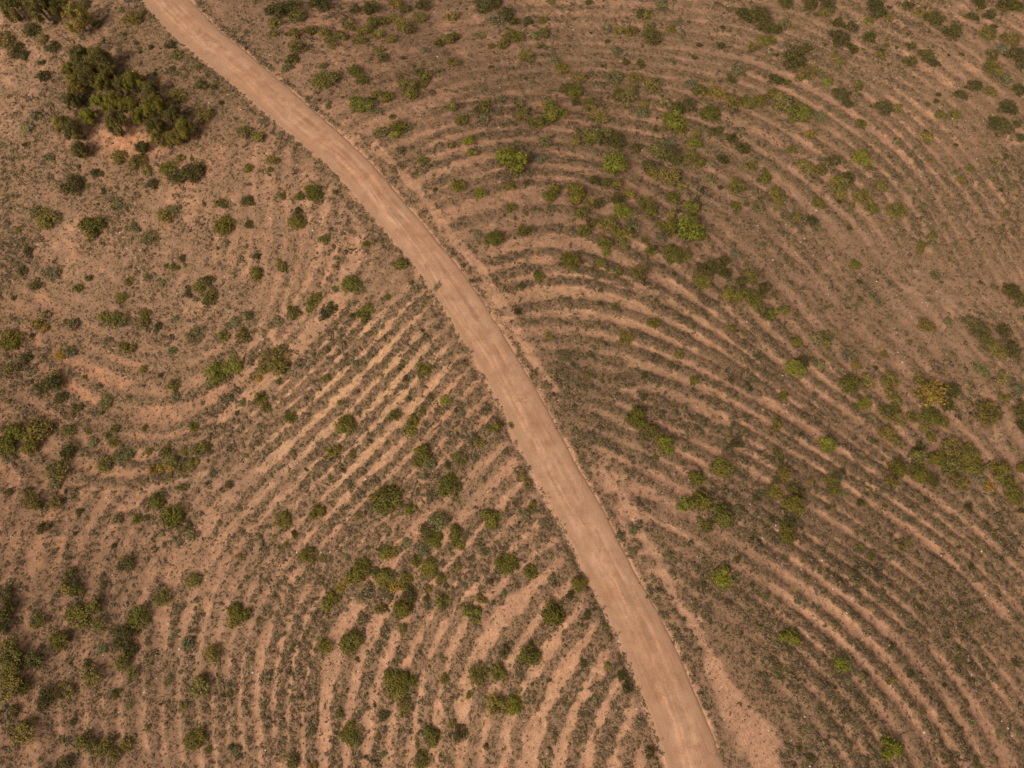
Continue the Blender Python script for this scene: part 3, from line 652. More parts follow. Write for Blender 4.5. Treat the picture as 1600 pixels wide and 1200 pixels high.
BUSH_TXT = '''
205 27 13 O;150 38 8 O;48 45 12 D;66 60 9 O;80 74 11 D;5 60 14 O;22 74 14 D;36 84 9 D;68 117 10 D;65 97 5 D;320 178 12 O;275 150 12 O;185 243 12 O;
214 252 13 O;228 265 9 O;222 230 8 D;263 262 13 G;277 277 13 D;300 268 16 D;238 287 9 D;112 290 15 D;280 247 7 O;265 68 8 D;275 85 9 O;313 132 9 D;
310 103 6 O;382 205 10 O;402 214 9 G;387 263 7 G;55 180 9 S;40 198 10 S;75 245 8 S;150 270 7 D;130 5 10 D;430 15 14 D;455 8 15 D;462 24 12 O;
500 3 14 D;430 35 10 O;428 51 7 O;460 52 9 O;462 74 11 O;457 92 9 D;447 105 8 S;485 45 9 D;505 50 8 O;515 60 8 O;530 53 8 O;545 38 10 O;553 14 8 D;
580 11 12 D;533 55 8 O;568 46 10 O;585 32 10 O;598 32 9 O;560 60 10 O;590 52 9 O;615 28 9 O;627 38 12 O;633 14 8 D;620 4 10 O;660 7 10 D;655 25 10 O;
638 45 8 O;609 60 8 G;520 70 6 O;593 78 8 O;597 88 8 D;707 25 9 O;697 62 10 O;708 58 8 O;685 67 7 D;665 77 6 S;748 53 8 S;755 8 13 D;770 3 11 D;
776 28 12 S;790 22 11 D;797 55 10 O;785 68 8 O;768 72 6 O;708 96 9 O;694 82 6 S;504 101 6 O;508 122 14 O 1.3 25;498 127 9 O;556 109 10 G;567 122 9 G;
664 118 9 G;655 112 7 D;637 133 13 O;640 146 9 G;660 130 7 G;587 147 8 O;603 152 9 G;553 155 7 G;566 165 12 G 1.3 0;591 175 6 S;706 166 9 O;
756 168 9 G;745 172 6 D;753 186 10 S;720 188 8 G 1.3 30;782 153 7 S;621 197 12 G;617 209 8 B;613 182 5 O;594 205 10 S;637 198 7 S;624 235 7 S;
732 219 8 B;705 227 6 O;737 238 8 G;800 252 20 B;660 250 7 O;715 292 10 G;750 300 9 B;797 292 7 G;430 250 6 O;485 294 8 G;424 249 8 O;420 265 5 O;
490 302 11 G;466 307 7 G;440 306 6 O;465 347 11 G;467 330 6 D;508 373 8 G;572 382 6 G;440 413 8 G 1.4 -50;400 427 10 G;402 400 5 D;625 413 9 G;
548 445 12 G 1.2 0;523 452 6 S;497 462 7 G;489 472 9 G 1.3 60;483 485 5 G;517 481 9 D 1.3 45;505 492 9 D;575 483 8 G 1.2 40;568 495 10 G;455 483 6 G;
460 490 9 O;432 504 10 S;430 562 20 O 1.2 0;412 578 8 O;402 592 6 Y;665 577 10 G 1.2 10;657 583 6 S;436 597 5 G;510 591 6 O;684 446 5 S 1.7 60;
770 372 11 G;745 366 6 S;797 324 8 G;860 305 10 G;901 305 12 G;921 320 9 O;908 333 9 G;935 317 8 D;973 330 13 B;962 310 10 D;984 305 9 O;1010 318 12 O;
1018 333 9 G;1052 308 9 G;818 358 9 G;912 360 9 G;925 346 9 D;948 350 13 O;972 365 14 O;990 350 11 S;975 383 7 O;945 380 9 G;946 394 6 B;1043 354 11 G;
1046 335 8 O;1078 356 19 B;1080 325 10 G;1100 371 7 O;1035 370 8 S;1018 392 9 O;893 409 12 G;938 411 7 G;966 425 7 G;999 425 12 O;1050 400 12 G;
1047 388 8 G;1070 400 10 O;843 432 8 G 1.3 90;1095 418 8 D;1114 418 13 D;1098 441 11 G;1132 408 8 D;1150 397 7 S;1173 432 11 O;1145 457 13 G;
1175 463 13 G;1185 480 9 O;1194 450 9 D;1196 490 8 D;1160 440 9 D;1150 320 8 G;1185 322 9 S;979 527 11 O;1021 505 8 G;858 525 6 O;1060 555 7 O;
1143 513 7 G;1085 595 7 G;963 477 4 S;1135 428 8 D;1212 303 12 O;1218 320 7 O;1280 319 9 G;1270 345 8 D;1277 358 7 S;1243 340 8 O;1312 303 10 O;
1350 308 13 O;1363 326 9 G;1330 322 5 O;1403 328 13 O;1335 413 8 B;1440 381 7 G;1437 391 6 O;1457 367 6 G;1370 468 7 S 1.5 -60;1448 508 11 O;
1462 430 7 S;1482 503 6 S;1530 513 14 D;1569 515 11 D;1545 535 13 O;1562 546 12 O;1583 547 12 D;1582 455 12 D;1598 467 13 D;1510 500 7 S;1535 575 11 S;
1565 588 9 O;1225 485 7 G;1206 490 9 B;1290 528 10 O;1293 540 6 O;1275 528 9 S;1244 534 8 O;1326 553 12 S;1338 569 8 O;1253 565 10 D;
1242 576 11 B 1.3 -10;1281 571 7 S;1382 553 6 O;1326 600 12 G;1355 595 11 O;1390 594 12 O;1437 592 9 O;1223 619 7 G;1213 664 8 G;1350 629 10 B;
1390 614 8 O;1402 625 8 O;1385 645 11 O;1404 655 10 O;1398 637 8 G;1427 652 9 O;1460 615 20 Y;1455 648 12 G;1443 667 8 O;1475 661 8 O;1487 610 11 D;
1480 632 9 D;1546 645 17 O;1595 640 13 D;1600 665 10 D;1590 610 10 S;1570 620 8 G;1385 678 10 O 1.4 -45;1402 690 7 G;1455 682 8 O;1292 696 11 B;
1437 698 9 D;1435 715 12 O;1465 715 11 G;1490 700 15 O;1515 708 14 O;1489 730 15 O;1497 752 12 O;1523 726 14 G;1530 746 11 S;1545 760 8 Y;
1402 731 11 G;1390 753 9 O;1437 741 12 G;1457 749 10 D;1562 737 13 G;1575 753 10 G;1588 774 12 G;1597 730 9 G;1514 793 7 D;1226 742 12 O;1210 766 11 G;
1240 766 12 D;1240 790 12 G;1228 787 8 G;1303 757 12 G;1230 819 11 D;1232 836 11 G;997 655 15 G;1018 677 12 D 1.3 -30;1042 694 12 B;1023 716 5 G;
1146 694 7 D;1128 731 12 G 1.1 0;1088 749 10 G 1.2 -20;1069 788 10 B;1092 784 14 G;1102 818 10 G;1130 808 12 G 1.2 -30;1128 901 13 B;815 746 6 O;
823 755 7 O;831 790 8 G;818 806 9 S;848 815 7 S;802 883 9 G;830 893 10 G;796 877 9 G;408 622 9 G;414 636 7 G;453 654 9 G;538 663 12 G;521 704 10 G;
532 630 5 G;616 649 9 G;644 658 10 G;640 675 10 G;696 625 8 B;663 708 12 G;652 723 8 G;670 726 9 S;719 718 11 O;775 667 8 G;750 692 8 O;701 761 15 G;
674 775 8 S;605 785 18 G 1.15 30;640 796 9 G;765 808 13 G;443 812 11 G;494 801 10 G 1.2 45;481 869 12 G;688 815 14 S;668 830 13 D;680 842 12 G;
711 831 11 G;716 853 9 G;665 858 10 S;650 876 9 G;672 889 12 G;605 866 12 G;620 862 8 O;562 890 12 G 1.2 45;550 902 9 O;790 881 12 G;757 863 7 S;
635 850 8 S;600 896 9 D;790 705 5 S;585 895 8 D;10 692 14 G;22 677 13 G;51 673 19 O;45 697 10 G;107 673 10 O;105 706 11 D;90 735 15 O;87 756 8 S;
162 728 11 O;120 637 8 D;162 628 11 S;178 670 7 O;176 692 8 O;192 708 14 S;143 690 8 S;303 665 8 G;232 704 6 O;259 704 9 O;268 722 10 O;240 734 7 Y;
252 731 7 Y;266 732 8 Y;285 732 8 O;300 725 9 O;288 705 6 O;303 703 8 O;320 697 9 O;284 763 7 O;245 783 10 G;268 806 15 G;215 811 7 G;184 811 8 S;
51 785 12 O;42 770 8 D;84 786 9 O;12 770 6 D;198 880 12 D;300 835 9 S;293 822 7 D;358 757 6 D;377 629 6 S;65 825 9 D;110 895 9 D;270 603 9 O;
83 602 14 D;95 621 8 D;62 606 9 D;272 620 7 S;72 340 15 O 1.2 0;55 332 9 S;145 351 16 G 1.1 0;258 337 14 O;272 325 8 S;210 355 9 S;230 370 13 S;
180 315 10 S;42 392 7 D;33 422 8 D;53 443 9 D;80 425 12 S;139 434 6 D;121 449 7 O;200 440 7 O;190 463 8 G;272 417 7 G;285 403 6 D;260 414 4 G;
250 441 7 S;309 445 10 G;327 438 9 D;325 462 11 O 1.4 90;294 458 7 D;345 318 9 O;387 312 9 D;352 353 13 G;390 350 7 D;226 489 8 G;222 503 9 O;
176 500 12 O;190 501 10 S;160 495 8 O;70 492 8 S;58 504 8 Y;70 512 6 Y;113 507 9 S;15 530 14 G;202 544 9 O;193 541 7 O;95 553 8 Y;110 548 9 S;
40 560 8 D;304 525 12 S;350 526 9 O;378 522 10 O;365 504 8 S;389 493 8 D;338 581 17 B;364 570 13 B;84 588 11 O;15 577 11 O;268 547 7 S;223 576 6 O;
246 509 6 D;5 930 11 D;8 957 14 D;4 980 10 D;106 914 10 D;100 923 9 O;121 923 9 G;130 956 17 G 1.2 0;156 975 10 O;60 971 10 G;90 1001 12 G;
14 1018 16 O;28 1030 10 D;12 1050 14 O;34 1073 12 D;16 1072 15 O;50 1031 13 D;215 965 14 G;188 998 16 D;203 1015 10 D;190 1036 11 O;206 1052 9 O;
145 1055 14 O;255 935 12 O;303 909 12 O;373 960 15 G;312 1073 15 O;331 1020 12 O;292 1005 9 S;73 1090 13 D 1.2 50;108 1080 8 O;182 1083 7 D;
22 1110 8 D;37 1145 16 O;130 1160 13 O;160 1167 12 O;195 1165 9 O;180 1180 8 O;100 1194 11 D;306 1157 13 G;160 1015 7 S;135 1038 6 D;370 1175 8 S;
545 905 8 Y;531 918 7 Y;517 940 11 G;568 926 15 S;600 907 12 G;616 917 9 Y;633 906 12 G;642 931 12 D;607 934 8 S;630 950 12 G;595 950 8 O;691 941 11 G;
672 920 5 Y;690 904 7 G;628 981 8 O;738 960 12 G;752 935 8 G;508 1008 11 G;550 1003 13 G 1.2 50;609 1056 9 G;619 1075 16 G;637 1063 12 G;634 1107 10 O;
599 1117 8 D;695 1060 7 G;748 1053 14 O;778 1050 11 G;773 1100 14 O;802 1101 11 G;734 1086 6 G;546 1143 12 G;554 1158 9 G;674 1149 12 G;720 1146 11 D;
660 1189 11 O;455 1190 11 O;490 1198 6 Y;788 1017 8 D;600 1178 5 S;865 960 14 G 1.1 80;827 1022 13 G;806 1102 10 B;906 912 10 G;972 1056 7 D;
980 1075 8 D;1015 1175 8 D;1231 996 10 B 1.5 -30;1314 1040 12 B;1391 1172 15 B;920 3 6 D;860 2 6 O;1003 20 9 D;1012 22 8 O;1035 7 9 S;823 32 7 D;
848 30 7 O;803 32 8 D;805 55 10 G;833 57 6 S;850 50 9 O;842 70 5 O;820 87 11 O;947 43 8 S;967 47 8 O;985 47 9 O;1013 40 8 O;1016 55 13 D;1047 45 7 O;
964 80 7 S;1002 98 7 D;868 96 9 S;878 107 10 O;976 97 6 D;960 119 12 S;903 120 11 O;895 142 11 G;882 137 9 D;992 121 10 O;1018 135 12 O;966 147 10 D;
980 150 14 O;900 160 6 D;922 162 12 O;940 182 11 O;925 183 5 O;862 172 17 G;813 162 8 O;815 179 11 O;838 190 11 O;852 187 9 G;1053 186 15 B;
1060 168 9 D;1041 160 9 S;1077 165 12 D;1005 161 8 O;1003 176 9 S;1107 177 12 G;1120 145 13 O;1145 157 12 O;1082 130 9 S;1095 142 10 G;1152 109 10 S;
1143 125 7 D;1170 162 12 O;1189 158 9 O;924 215 12 G;945 206 9 O;898 220 8 O;850 220 9 S;963 220 12 D 1.3 0;995 230 8 D;1083 222 10 B;1120 203 9 D;
1145 217 8 D;1064 203 9 O;1088 206 7 O;958 257 16 B;1028 237 12 O;1043 225 10 S;1050 243 14 D;1080 245 11 O;1094 252 9 G;1046 275 14 O;1020 271 9 O;
1013 260 9 D;930 283 8 D;946 283 8 D;965 288 8 O;845 248 8 S;868 296 9 G;897 297 11 G;1065 290 8 O;1110 281 8 S;1130 248 8 D;1162 230 10 D;
1173 259 9 G;1195 276 8 G;1150 290 12 O;1176 72 8 O;1125 70 6 D;1160 20 10 D;1185 24 16 D;1193 40 10 D;1195 62 10 O;1225 5 11 D;1264 5 12 D;
1290 20 10 O;1294 4 11 D;1208 45 11 D;1225 35 9 S;1202 63 8 G;1250 80 8 D;1240 95 16 D;1260 75 7 D;1313 58 14 D;1332 75 9 D;1312 33 9 D;1330 41 9 D;
1368 5 10 D;1373 18 13 D;1387 26 8 O;1358 32 7 O;1308 95 10 O;1268 111 10 O;1286 114 10 S;1212 125 10 D;1250 120 8 O;1292 127 7 B;1340 134 7 O;
1360 57 9 D;1375 85 8 O;1418 7 8 D;1440 18 9 O;1460 28 12 D;1424 72 7 D;1424 95 9 D;1448 87 11 D;1463 99 7 D;1520 25 9 D;1547 22 9 D;1530 3 10 D;
1575 5 13 D;1592 10 9 D;1490 48 13 D;1545 50 11 O;1553 42 6 D;1580 60 13 O;1566 74 10 S;1550 85 10 D;1590 85 13 D;1553 105 13 O;1597 100 9 D;
1570 125 10 S;1525 134 11 D;1502 147 10 D;1549 144 9 O;1595 140 10 D;1575 166 12 D;1471 180 8 G;1492 179 8 G;1450 215 9 O;1382 168 12 D;1400 168 8 O;
1315 148 11 D;1325 162 7 D;1347 193 8 G;1222 158 16 O;1208 150 10 O;1252 174 15 G;1240 185 9 O;1285 184 11 S;1266 209 8 O;1238 232 7 O;1304 250 10 D;
1258 262 12 O;1280 263 10 O;1310 284 13 O;1325 277 9 D;1348 248 12 B;1375 290 10 O;1565 197 13 D 1.4 -45;1552 187 8 D;1590 193 7 D;1515 262 6 G;
1504 281 7 O;1597 215 7 D;
'''
BUSH = []
for t_ in BUSH_TXT.replace('\n','').split(';'):
    if t_.strip():
        f_ = t_.split(); BUSH.append((float(f_[0]), float(f_[1]), float(f_[2]), f_[3], float(f_[4]) if len(f_) > 4 else 1.0, float(f_[5]) if len(f_) > 5 else 0.0))
COLS = {'G': (.150,.128,.029), 'D': (.098,.082,.029), 'O': (.178,.140,.042), 'B': (.178,.170,.030), 'Y': (.27,.175,.038), 'S': (.175,.150,.075)}
NAMEC = {'G': 'green', 'D': 'dark green', 'O': 'olive', 'B': 'bright green', 'Y': 'yellow ochre', 'S': 'grey green'}
#BUILD#
protos = {}
for key, cl, lv, lf, fl, cr in (('compact', 16, 95, .085, .80, (.28, .42)), ('lumpy', 24, 60, .080, .85, (.20, .34)), ('loose', 20, 48, .085, .9, (.18, .36))):
    protos[key] = [crown_mesh('bush_foliage', 400+k+len(key)*13, cl, lv, lf, fl, M_leaf, cr=cr) for k in range(5)]
stems = [stem_mesh('bush_stem', 500+k) for k in range(3)]
items = []
for i, (px, py, r, c, asp, an) in enumerate(BUSH):
    x, y, z, t = at(px, py, 0.0)
    R_ = r*t/F
    x, y, z, t = at(px, py, R_*.45)
    items.append(dict(i=i, px=px, py=py, r=r, c=c, asp=asp, an=an, x=x, y=y, z=float(HG(x, y)), R=R_))
items.sort(key=lambda q: -q['r']*(1+.0001*q['i'] % .01))
for q in items: q['col'] = tuple(np.array(COLS[q['c']])*random.uniform(.85, 1.18)*np.array([random.uniform(.93, 1.08), 1, random.uniform(.85, 1.15)]))
NTOP = 298
main, rest = items[:NTOP], items[NTOP:]
# landmark bushes: own description and the short phrase that neighbours are described from
LM = [(800,252,'largest bright green bush right of the dirt road in the upper middle','big bright green bush near upper road'),
 (958,257,'round lime green bush standing alone in the upper middle terraces','round lime green bush, upper middle'),
 (1078,356,'biggest bright lime green bush, right of centre above the terraces','biggest bright bush right of centre'),
 (1053,186,'tall bright green bush leaning on dark bushes, upper right of middle','bright green bush among dark ones'),
 (862,172,'wide rounded green bush with bright top, in the upper middle','wide green bush in upper middle'),
 (338,581,'large bright green bush, left and bigger one of a touching pair','bright green pair left of road'),
 (430,562,'large olive bush fading to yellow, right of the bright green pair','large olive bush beside the pair'),
 (997,655,'large green bush at the upper end of a three-bush diagonal line','three-bush line right of road'),
 (1460,615,'largest yellow ochre bush on the site, at the right','big ochre bush at right'),
 (605,785,'large smooth round green bush standing alone left of the road','smooth round bush left of road'),
 (865,960,'upright green bush nearest the left edge of the lower road','upright bush by the lower road'),
 (1391,1172,'bright green bush at the bottom edge, right of the road','bright bush at bottom right'),
 (51,673,'large rounded olive bush near the left edge, halfway down','rounded olive bush, middle left edge'),
 (688,815,'pale grey green bush topping the dense clump left of the road','pale bush atop the clump'),
 (619,1075,'biggest green bush in the lower left terraces, lumpy crown','biggest lumpy bush, lower left'),
 (1230,819,'upper dark half of a two-bush stack right of the road','two-bush stack right of road'),
 (373,960,'lone dark round bush beside a pale bare strip, lower left','lone dark bush, lower left'),
 (130,956,'wide green bush with dark right side, near the lower left edge','wide bush near lower left edge'),
 (16,1072,'large olive bush in the thick clump against the lower left edge','clump on the lower left edge'),
 (1490,700,'largest olive bush of the thicket near the right edge','thicket near the right edge'),
 (1530,513,'dark bush heading the diagonal clump at the right edge','diagonal clump at right edge'),
 (1145,457,'rounded green bush, left one of the dense clump right of centre','dense clump right of centre'),
 (1252,174,'leafy green bush, lower end of a wide clump at upper right','wide clump at upper right'),
 (1240,95,'broad dark green bush in the upper right rows','broad dark bush, upper right'),
 (508,122,'oval olive bush with darker top near the upper road','oval olive bush near upper road'),
 (627,38,'tall olive bush ending the long thicket at the top','long thicket at the top'),
 (430,15,'dark green bush against the top edge right of the road','dark bushes at top edge'),
 (145,351,'wide dark-based green bush alone below the pine grove','wide bush below pine grove'),
 (268,722,'olive bush in the middle of the yellowish bush row','yellowish bush row at left'),
 (770,372,'small vivid green bush beside the vehicle track, middle of photo','vivid bush beside vehicle track'),
 (1092,784,'dark lumpy green bush touching a brighter one, right of road','touching pair right of road'),
 (325,462,'upright olive bush, right one of a leaning pair at left','upright pair at left'),
 (352,353,'round dark bush with a grey twiggy shadow, upper left','round dark bush, upper left'),
 (1303,757,'round green bush alone on a bare pale terrace at right','lone bush on pale terrace'),
 (1128,901,'bright bush alone near the bare track, right of the lower road','bright bush near bare track'),
 (1314,1040,'bright green bush alone in the dense lower right rows','lone bright bush, lower right'),
 (548,445,'oval green bush alone left of the road at mid height','oval green bush left of road'),
 (176,500,'wide olive bush lying flat on reddish soil at left','flat olive bush at left'),
 (1490,48,'dark bush alone on bare soil in the upper right corner','dark bush, upper right corner'),
 (1565,197,'long dark bush slanting down by the upper right edge','long dark bush, right edge'),
 (1546,645,'round olive bush alone on bare soil, far right of the ochre bush','round olive bush far right'),
 (1326,553,'pale grey green bush in the right-hand rows','pale bush in right-hand rows'),
 (1050,243,'very dark bush in the densest part of upper clump','very dark bush in upper clump'),
 (701,761,'lumpy vivid green bush nearest the left side of the road bend','lumpy vivid bush left of road'),
 (773,1100,'olive green bush at the bottom middle beside a brighter one','olive bush at bottom middle'),
 (268,806,'large green bush alone on the left terraces, lower middle','large lone bush, left terraces'),
 (1348,248,'bright olive bush below two others, right of upper middle','bright olive bush at right'),
 (37,1145,'broad soft olive bush in the lower left corner','soft bush in lower left corner'),
 (300,268,'round dark bush just below the pine grove','round dark bush below pines'),
 (1373,18,'dark olive bush at the top edge, right part','dark bush at top right'),
 (568,926,'pale grey green bush beside small yellow ones, lower left middle','pale bush beside yellow ones'),
]
lmk = []
for (lx, ly, full, short) in LM:
    q = min(main, key=lambda q: (q['px']-lx)**2+(q['py']-ly)**2)
    if math.hypot(q['px']-lx, q['py']-ly) < 6: q['label'] = full; lmk.append((q, short))
    else: print('LANDMARK MISSING', lx, ly)
DIRS = ['right of', 'up and right from', 'above', 'up and left from', 'left of', 'down and left from', 'below', 'down and right from']
sect = {}
for q in main:
    if 'label' in q: continue
    L, short = min(lmk, key=lambda l: (q['px']-l[0]['px'])**2+(q['py']-l[0]['py'])**2)
    dx, dy = q['px']-L['px'], L['py']-q['py']
    d8 = int(round(math.atan2(dy, dx)/(math.pi/4))) % 8
    sect.setdefault((L['i'], d8), []).append((math.hypot(dx, dy), q, short))
ORD = ['nearest', 'second', 'third', 'fourth', 'fifth', 'sixth', 'seventh', 'eighth', 'ninth', 'tenth']
for (li, d8), l in sect.items():
    l.sort(key=lambda a: a[0])
    for k, (d, q, short) in enumerate(l):
        size = 'large' if q['r'] >= 14 else 'mid-sized' if q['r'] >= 11 else 'small'
        pos = ORD[k]+' ' if len(l) > 1 else ''
        shp = 'elongated ' if q['asp'] >= 1.3 else ''
        q['label'] = f"{size} {shp}{NAMEC[q['c']]} bush, {pos}{DIRS[d8]} the {short}"
lab = {}
for q in main: lab.setdefault(q['label'], []).append(q)
print('duplicate labels', sum(len(v) > 1 for v in lab.values()), 'longest', max(len(k.split()) for k in lab))
for q in main:
    kind = 'compact' if q['c'] in 'BG' else 'lumpy' if q['c'] in 'DOY' else 'loose'
    if random.random() < .25: kind = 'lumpy'
    hf = {'compact': .85, 'lumpy': .8, 'loose': .6}[kind]
    fol = random.choice(protos[kind])
    ro = bpy.data.objects.new('bush', None); C.objects.link(ro); ro.empty_display_size = .3
    ro['label'] = q['label']; ro['category'] = 'bush'; ro['group'] = 'bushes scattered over the terraces'
    ro.location = (q['x'], q['y'], q['z']-.03); ro.rotation_euler = (0, 0, R(q['an']))
    a = q['asp']*random.uniform(.94, 1.06); Rr = q['R']*1.17
    spin = random.choice([0, math.pi])+random.uniform(-.5, .5)
    f = bpy.data.objects.new('foliage', fol); C.objects.link(f); f.parent = ro
    f.scale = (Rr*a, Rr*(1 if q['asp'] > 1.05 else 1/a), Rr*hf*random.uniform(.85, 1.2)); f.color = (*q['col'], 1)
    f.rotation_euler = (0, 0, spin if q['asp'] > 1.05 else random.uniform(0, 6.28))
    s = bpy.data.objects.new('stem', random.choice(stems)); C.objects.link(s); s.parent = ro; s.scale = (Rr, Rr, Rr*hf)
# the smaller bushes, past the three hundred largest: one mesh
VV = []; TT = []; CC = []
def grab(me):
    v = np.empty(len(me.vertices)*3, np.float32); me.vertices.foreach_get('co', v)
    t = np.empty(len(me.vertices), np.float32); me.attributes['tint'].data.foreach_get('value', t); return v.reshape(-1, 3), t
small = [grab(crown_mesh('t', 700+k, 12, 38, .13, .85, M_leafv, cr=(.26, .42))) for k in range(6)]
for me in [m for m in bpy.data.meshes if m.name.startswith('t') and m.users == 0]: bpy.data.meshes.remove(me)
def put(px_, x, y, Rr, col, asp=1.0, an=0.0):
    v, t = small[int(rng.integers(0, 6))]; hf = random.uniform(.6, .9)
    b = random.uniform(0, 6.28); p = v.copy()
    p[:, :2] = p[:, :2] @ np.array([[math.cos(b), math.sin(b)], [-math.sin(b), math.cos(b)]])
    p[:, 0] *= Rr*asp; p[:, 1] *= Rr; p[:, 2] *= Rr*hf
    p[:, :2] = p[:, :2] @ np.array([[math.cos(an), math.sin(an)], [-math.sin(an), math.cos(an)]])
    VV.append(p+np.array([x, y, float(HG(x, y))-.03])); TT.append(t); CC.append(np.tile(col, (len(v), 1)))
for q in rest: put(0, q['x'], q['y'], q['R']*1.15, q['col'], q['asp'], R(q['an']))
# shrublets one cannot tell apart in the photo, thicker where the slope is thicker
x, y = sample(9000, 2.6); k = rng.permutation(len(x))[:800]
for xx, yy in zip(x[k], y[k]):
    c = random.choice('DDOSGDS'); put(0, xx, yy, random.uniform(.22, .46), np.array(COLS[c])*random.uniform(.8, 1.15), random.uniform(1, 1.3), random.uniform(0, 3))
V = np.concatenate(VV)
link('low_shrubs', npmesh('low_shrubs', V, np.arange(len(V)).reshape(-1, 4), 4, M_leafv, {'tint': np.concatenate(TT)}, False, {'col': np.concatenate(CC)}), kind='stuff',
     label='small shrubs filling in between the larger bushes', category='shrubs')

# ------------------------------------------------------------------ pines of the grove, top left
def pine_crown(seed, tiers=9):
    g = np.random.default_rng(seed); V = []; T_ = []
    for k in range(tiers*6):
        d = g.normal(size=3); d /= np.linalg.norm(d); d[2] = abs(d[2]) if g.uniform() < .75 else d[2]*.6
        rr = g.uniform(.3, 1)**.5*.72; c = np.array([d[0]*rr, d[1]*rr, +.44+d[2]*rr*.56])
        n = 130; r = g.uniform(.15, .30); tone = g.uniform(.05, .85)
        d = g.normal(size=(n, 3)); d /= np.linalg.norm(d, axis=1)[:, None]
        q = c+d*(r*g.uniform(.3, 1.1, n))[:, None]*np.array([.8, .8, .75])
        up = d+g.normal(size=(n, 3))*.6+np.array([0, 0, .5]); up /= np.linalg.norm(up, axis=1)[:, None]
        A = np.cross(up, g.normal(size=(n, 3))); A /= np.linalg.norm(A, axis=1)[:, None]; B = np.cross(up, A); s = .05*g.uniform(.5, 1.5, n)[:, None]
        V.append(np.stack([q+A*s, q+B*s*.4, q-A*s, q-B*s*.4], 1).reshape(-1, 3)); T_.append(np.repeat(np.clip(tone+g.normal(size=n)*.18, 0, 1), 4))
    V = np.concatenate(V)
    return npmesh('pine_crown', V, np.arange(len(V)).reshape(-1, 4), 4, M_needle, {'tint': np.concatenate(T_)})
def trunk_mesh(seed):
    g = np.random.default_rng(seed); V = []; Fc = []
    def limb(ps, rs, k=7):
        o = len(V)
        for p, r in zip(ps, rs):
            for q in range(k): V.append((p[0]+math.cos(q*6.283/k)*r, p[1]+math.sin(q*6.283/k)*r, p[2]))
        for s in range(len(ps)-1):
            for q in range(k): Fc.append((o+s*k+q, o+s*k+(q+1) % k, o+s*k+k+(q+1) % k, o+s*k+k+q))
    hs_ = [-.06, .15, .4, .65, .9]; off_ = [(g.normal()*.02*j, g.normal()*.02*j) for j in range(5)]
    limb([(a, b, h) for (a, b), h in zip(off_, hs_)], [.075, .06, .045, .03, .01])
    for j in range(12):
        h = .22+.6*j/12; a = g.uniform(0, 6.283); L_ = (1-h)*.75+.1
        limb([(0, 0, h), (math.cos(a)*L_*.5, math.sin(a)*L_*.5, h+.05), (math.cos(a)*L_, math.sin(a)*L_, h+.07)], [.022, .014, .004], 5)
    return npmesh('pine_trunk', np.array(V), np.array(Fc), 4, M_bark)
pcs = [pine_crown(800+k, 7+k % 3) for k in range(6)]; pts_ = [trunk_mesh(820+k) for k in range(3)]
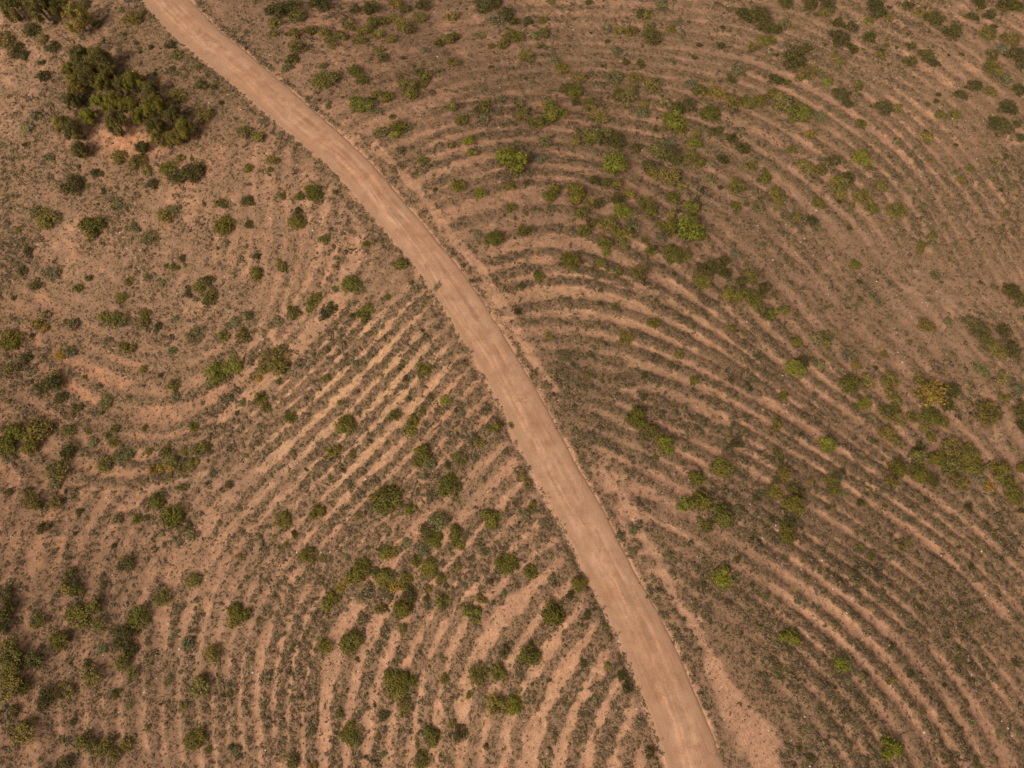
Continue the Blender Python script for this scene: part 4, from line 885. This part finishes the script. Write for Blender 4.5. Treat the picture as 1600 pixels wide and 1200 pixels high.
PINES = [(118,26,23,'O','large olive pine tree standing alone at the top edge, left of the road'),
 (62,10,24,'D','widest dark pine against the top left edge of the photo'),
 (88,4,16,'D','dark pine squeezed between the two larger pines at the top edge'),
 (18,8,22,'D','dark pine in the very top left corner'),
 (124,86,18,'D','topmost left pine of the grove'),
 (153,92,20,'D','dark pine at the top right end of the grove'),
 (112,112,17,'G','olive green pine on the upper left rim of the grove'),
 (140,116,20,'D','broad dark pine in the middle of the upper grove'),
 (166,108,17,'D','dark pine on the upper right rim of the grove'),
 (160,126,16,'G','mid-green pine just below the upper right rim of the grove'),
 (118,138,14,'O','small olive pine low on the left of the upper grove'),
 (112,158,14,'D','dim olive pine on the left rim between the grove halves'),
 (156,158,15,'B','brightest yellow green pine in the left half of the grove'),
 (137,181,14,'B','small bright green pine on the lower left of the grove'),
 (177,156,16,'G','green pine right beside the brightest pine'),
 (182,190,20,'D','large dark pine overhanging the bare orange slope'),
 (192,130,15,'D','dark pine joining the upper and middle grove'),
 (208,127,18,'G','round-topped pine at the top of the right-hand grove'),
 (200,163,16,'G','green pine in the middle of the grove beside a dark gap'),
 (233,140,17,'D','dark green pine on the top right of the right-hand grove'),
 (238,163,20,'G','largest bright-topped pine in the right-hand grove'),
 (217,180,14,'G','narrow pine in the centre of the right-hand grove'),
 (240,195,16,'D','dark pine below the largest bright-topped pine'),
 (247,215,14,'O','brownish olive pine on the lower rim of the right-hand grove'),
 (272,178,16,'D','dark pine on the right end of the grove'),
 (287,199,17,'G','lumpy green pine at the right end, above reddish soil'),
 (271,214,14,'O','soft olive pine at the lower right corner of the grove'),
 (96,192,15,'O','soft olive pine at the far left of the lower grove'),
 (113,203,17,'D','dark pine on the lower left arm of the grove'),
 (124,232,14,'D','lowest pine of the left arm of the grove'),
 (220,228,11,'D','small dark pine hanging below the right-hand grove'),
]
for k, (px, py, r, c, lb) in enumerate(PINES):
    x, y, z, t = at(px, py, 2.2); Rr = r*t/F*1.22; hh = Rr*random.uniform(1.55, 2.0)
    x, y, z, t = at(px, py, hh*.55)
    ro = bpy.data.objects.new('pine_tree', None); C.objects.link(ro); ro.location = (x, y, float(HG(x, y))-.03)
    ro['label'] = lb; ro['category'] = 'pine tree'; ro['group'] = 'pine trees of the top left grove'
    ro.rotation_euler = (0, 0, random.uniform(0, 6.28))
    f = bpy.data.objects.new('crown', pcs[k % 6]); C.objects.link(f); f.parent = ro; f.scale = (Rr, Rr, hh)
    f.color = (*(np.array(COLS[c])*random.uniform(1.4, 1.75)*(.9 if c == 'B' else 1)*(1.2 if c == 'D' else 1)), 1)
    s = bpy.data.objects.new('trunk', pts_[k % 3]); C.objects.link(s); s.parent = ro; s.scale = (Rr*1.1, Rr*1.1, hh)
sc.cycles.max_bounces = 5; sc.cycles.diffuse_bounces = 3; sc.cycles.transparent_max_bounces = 4
print('rows', len(rows), 'bushes', len(BUSH))
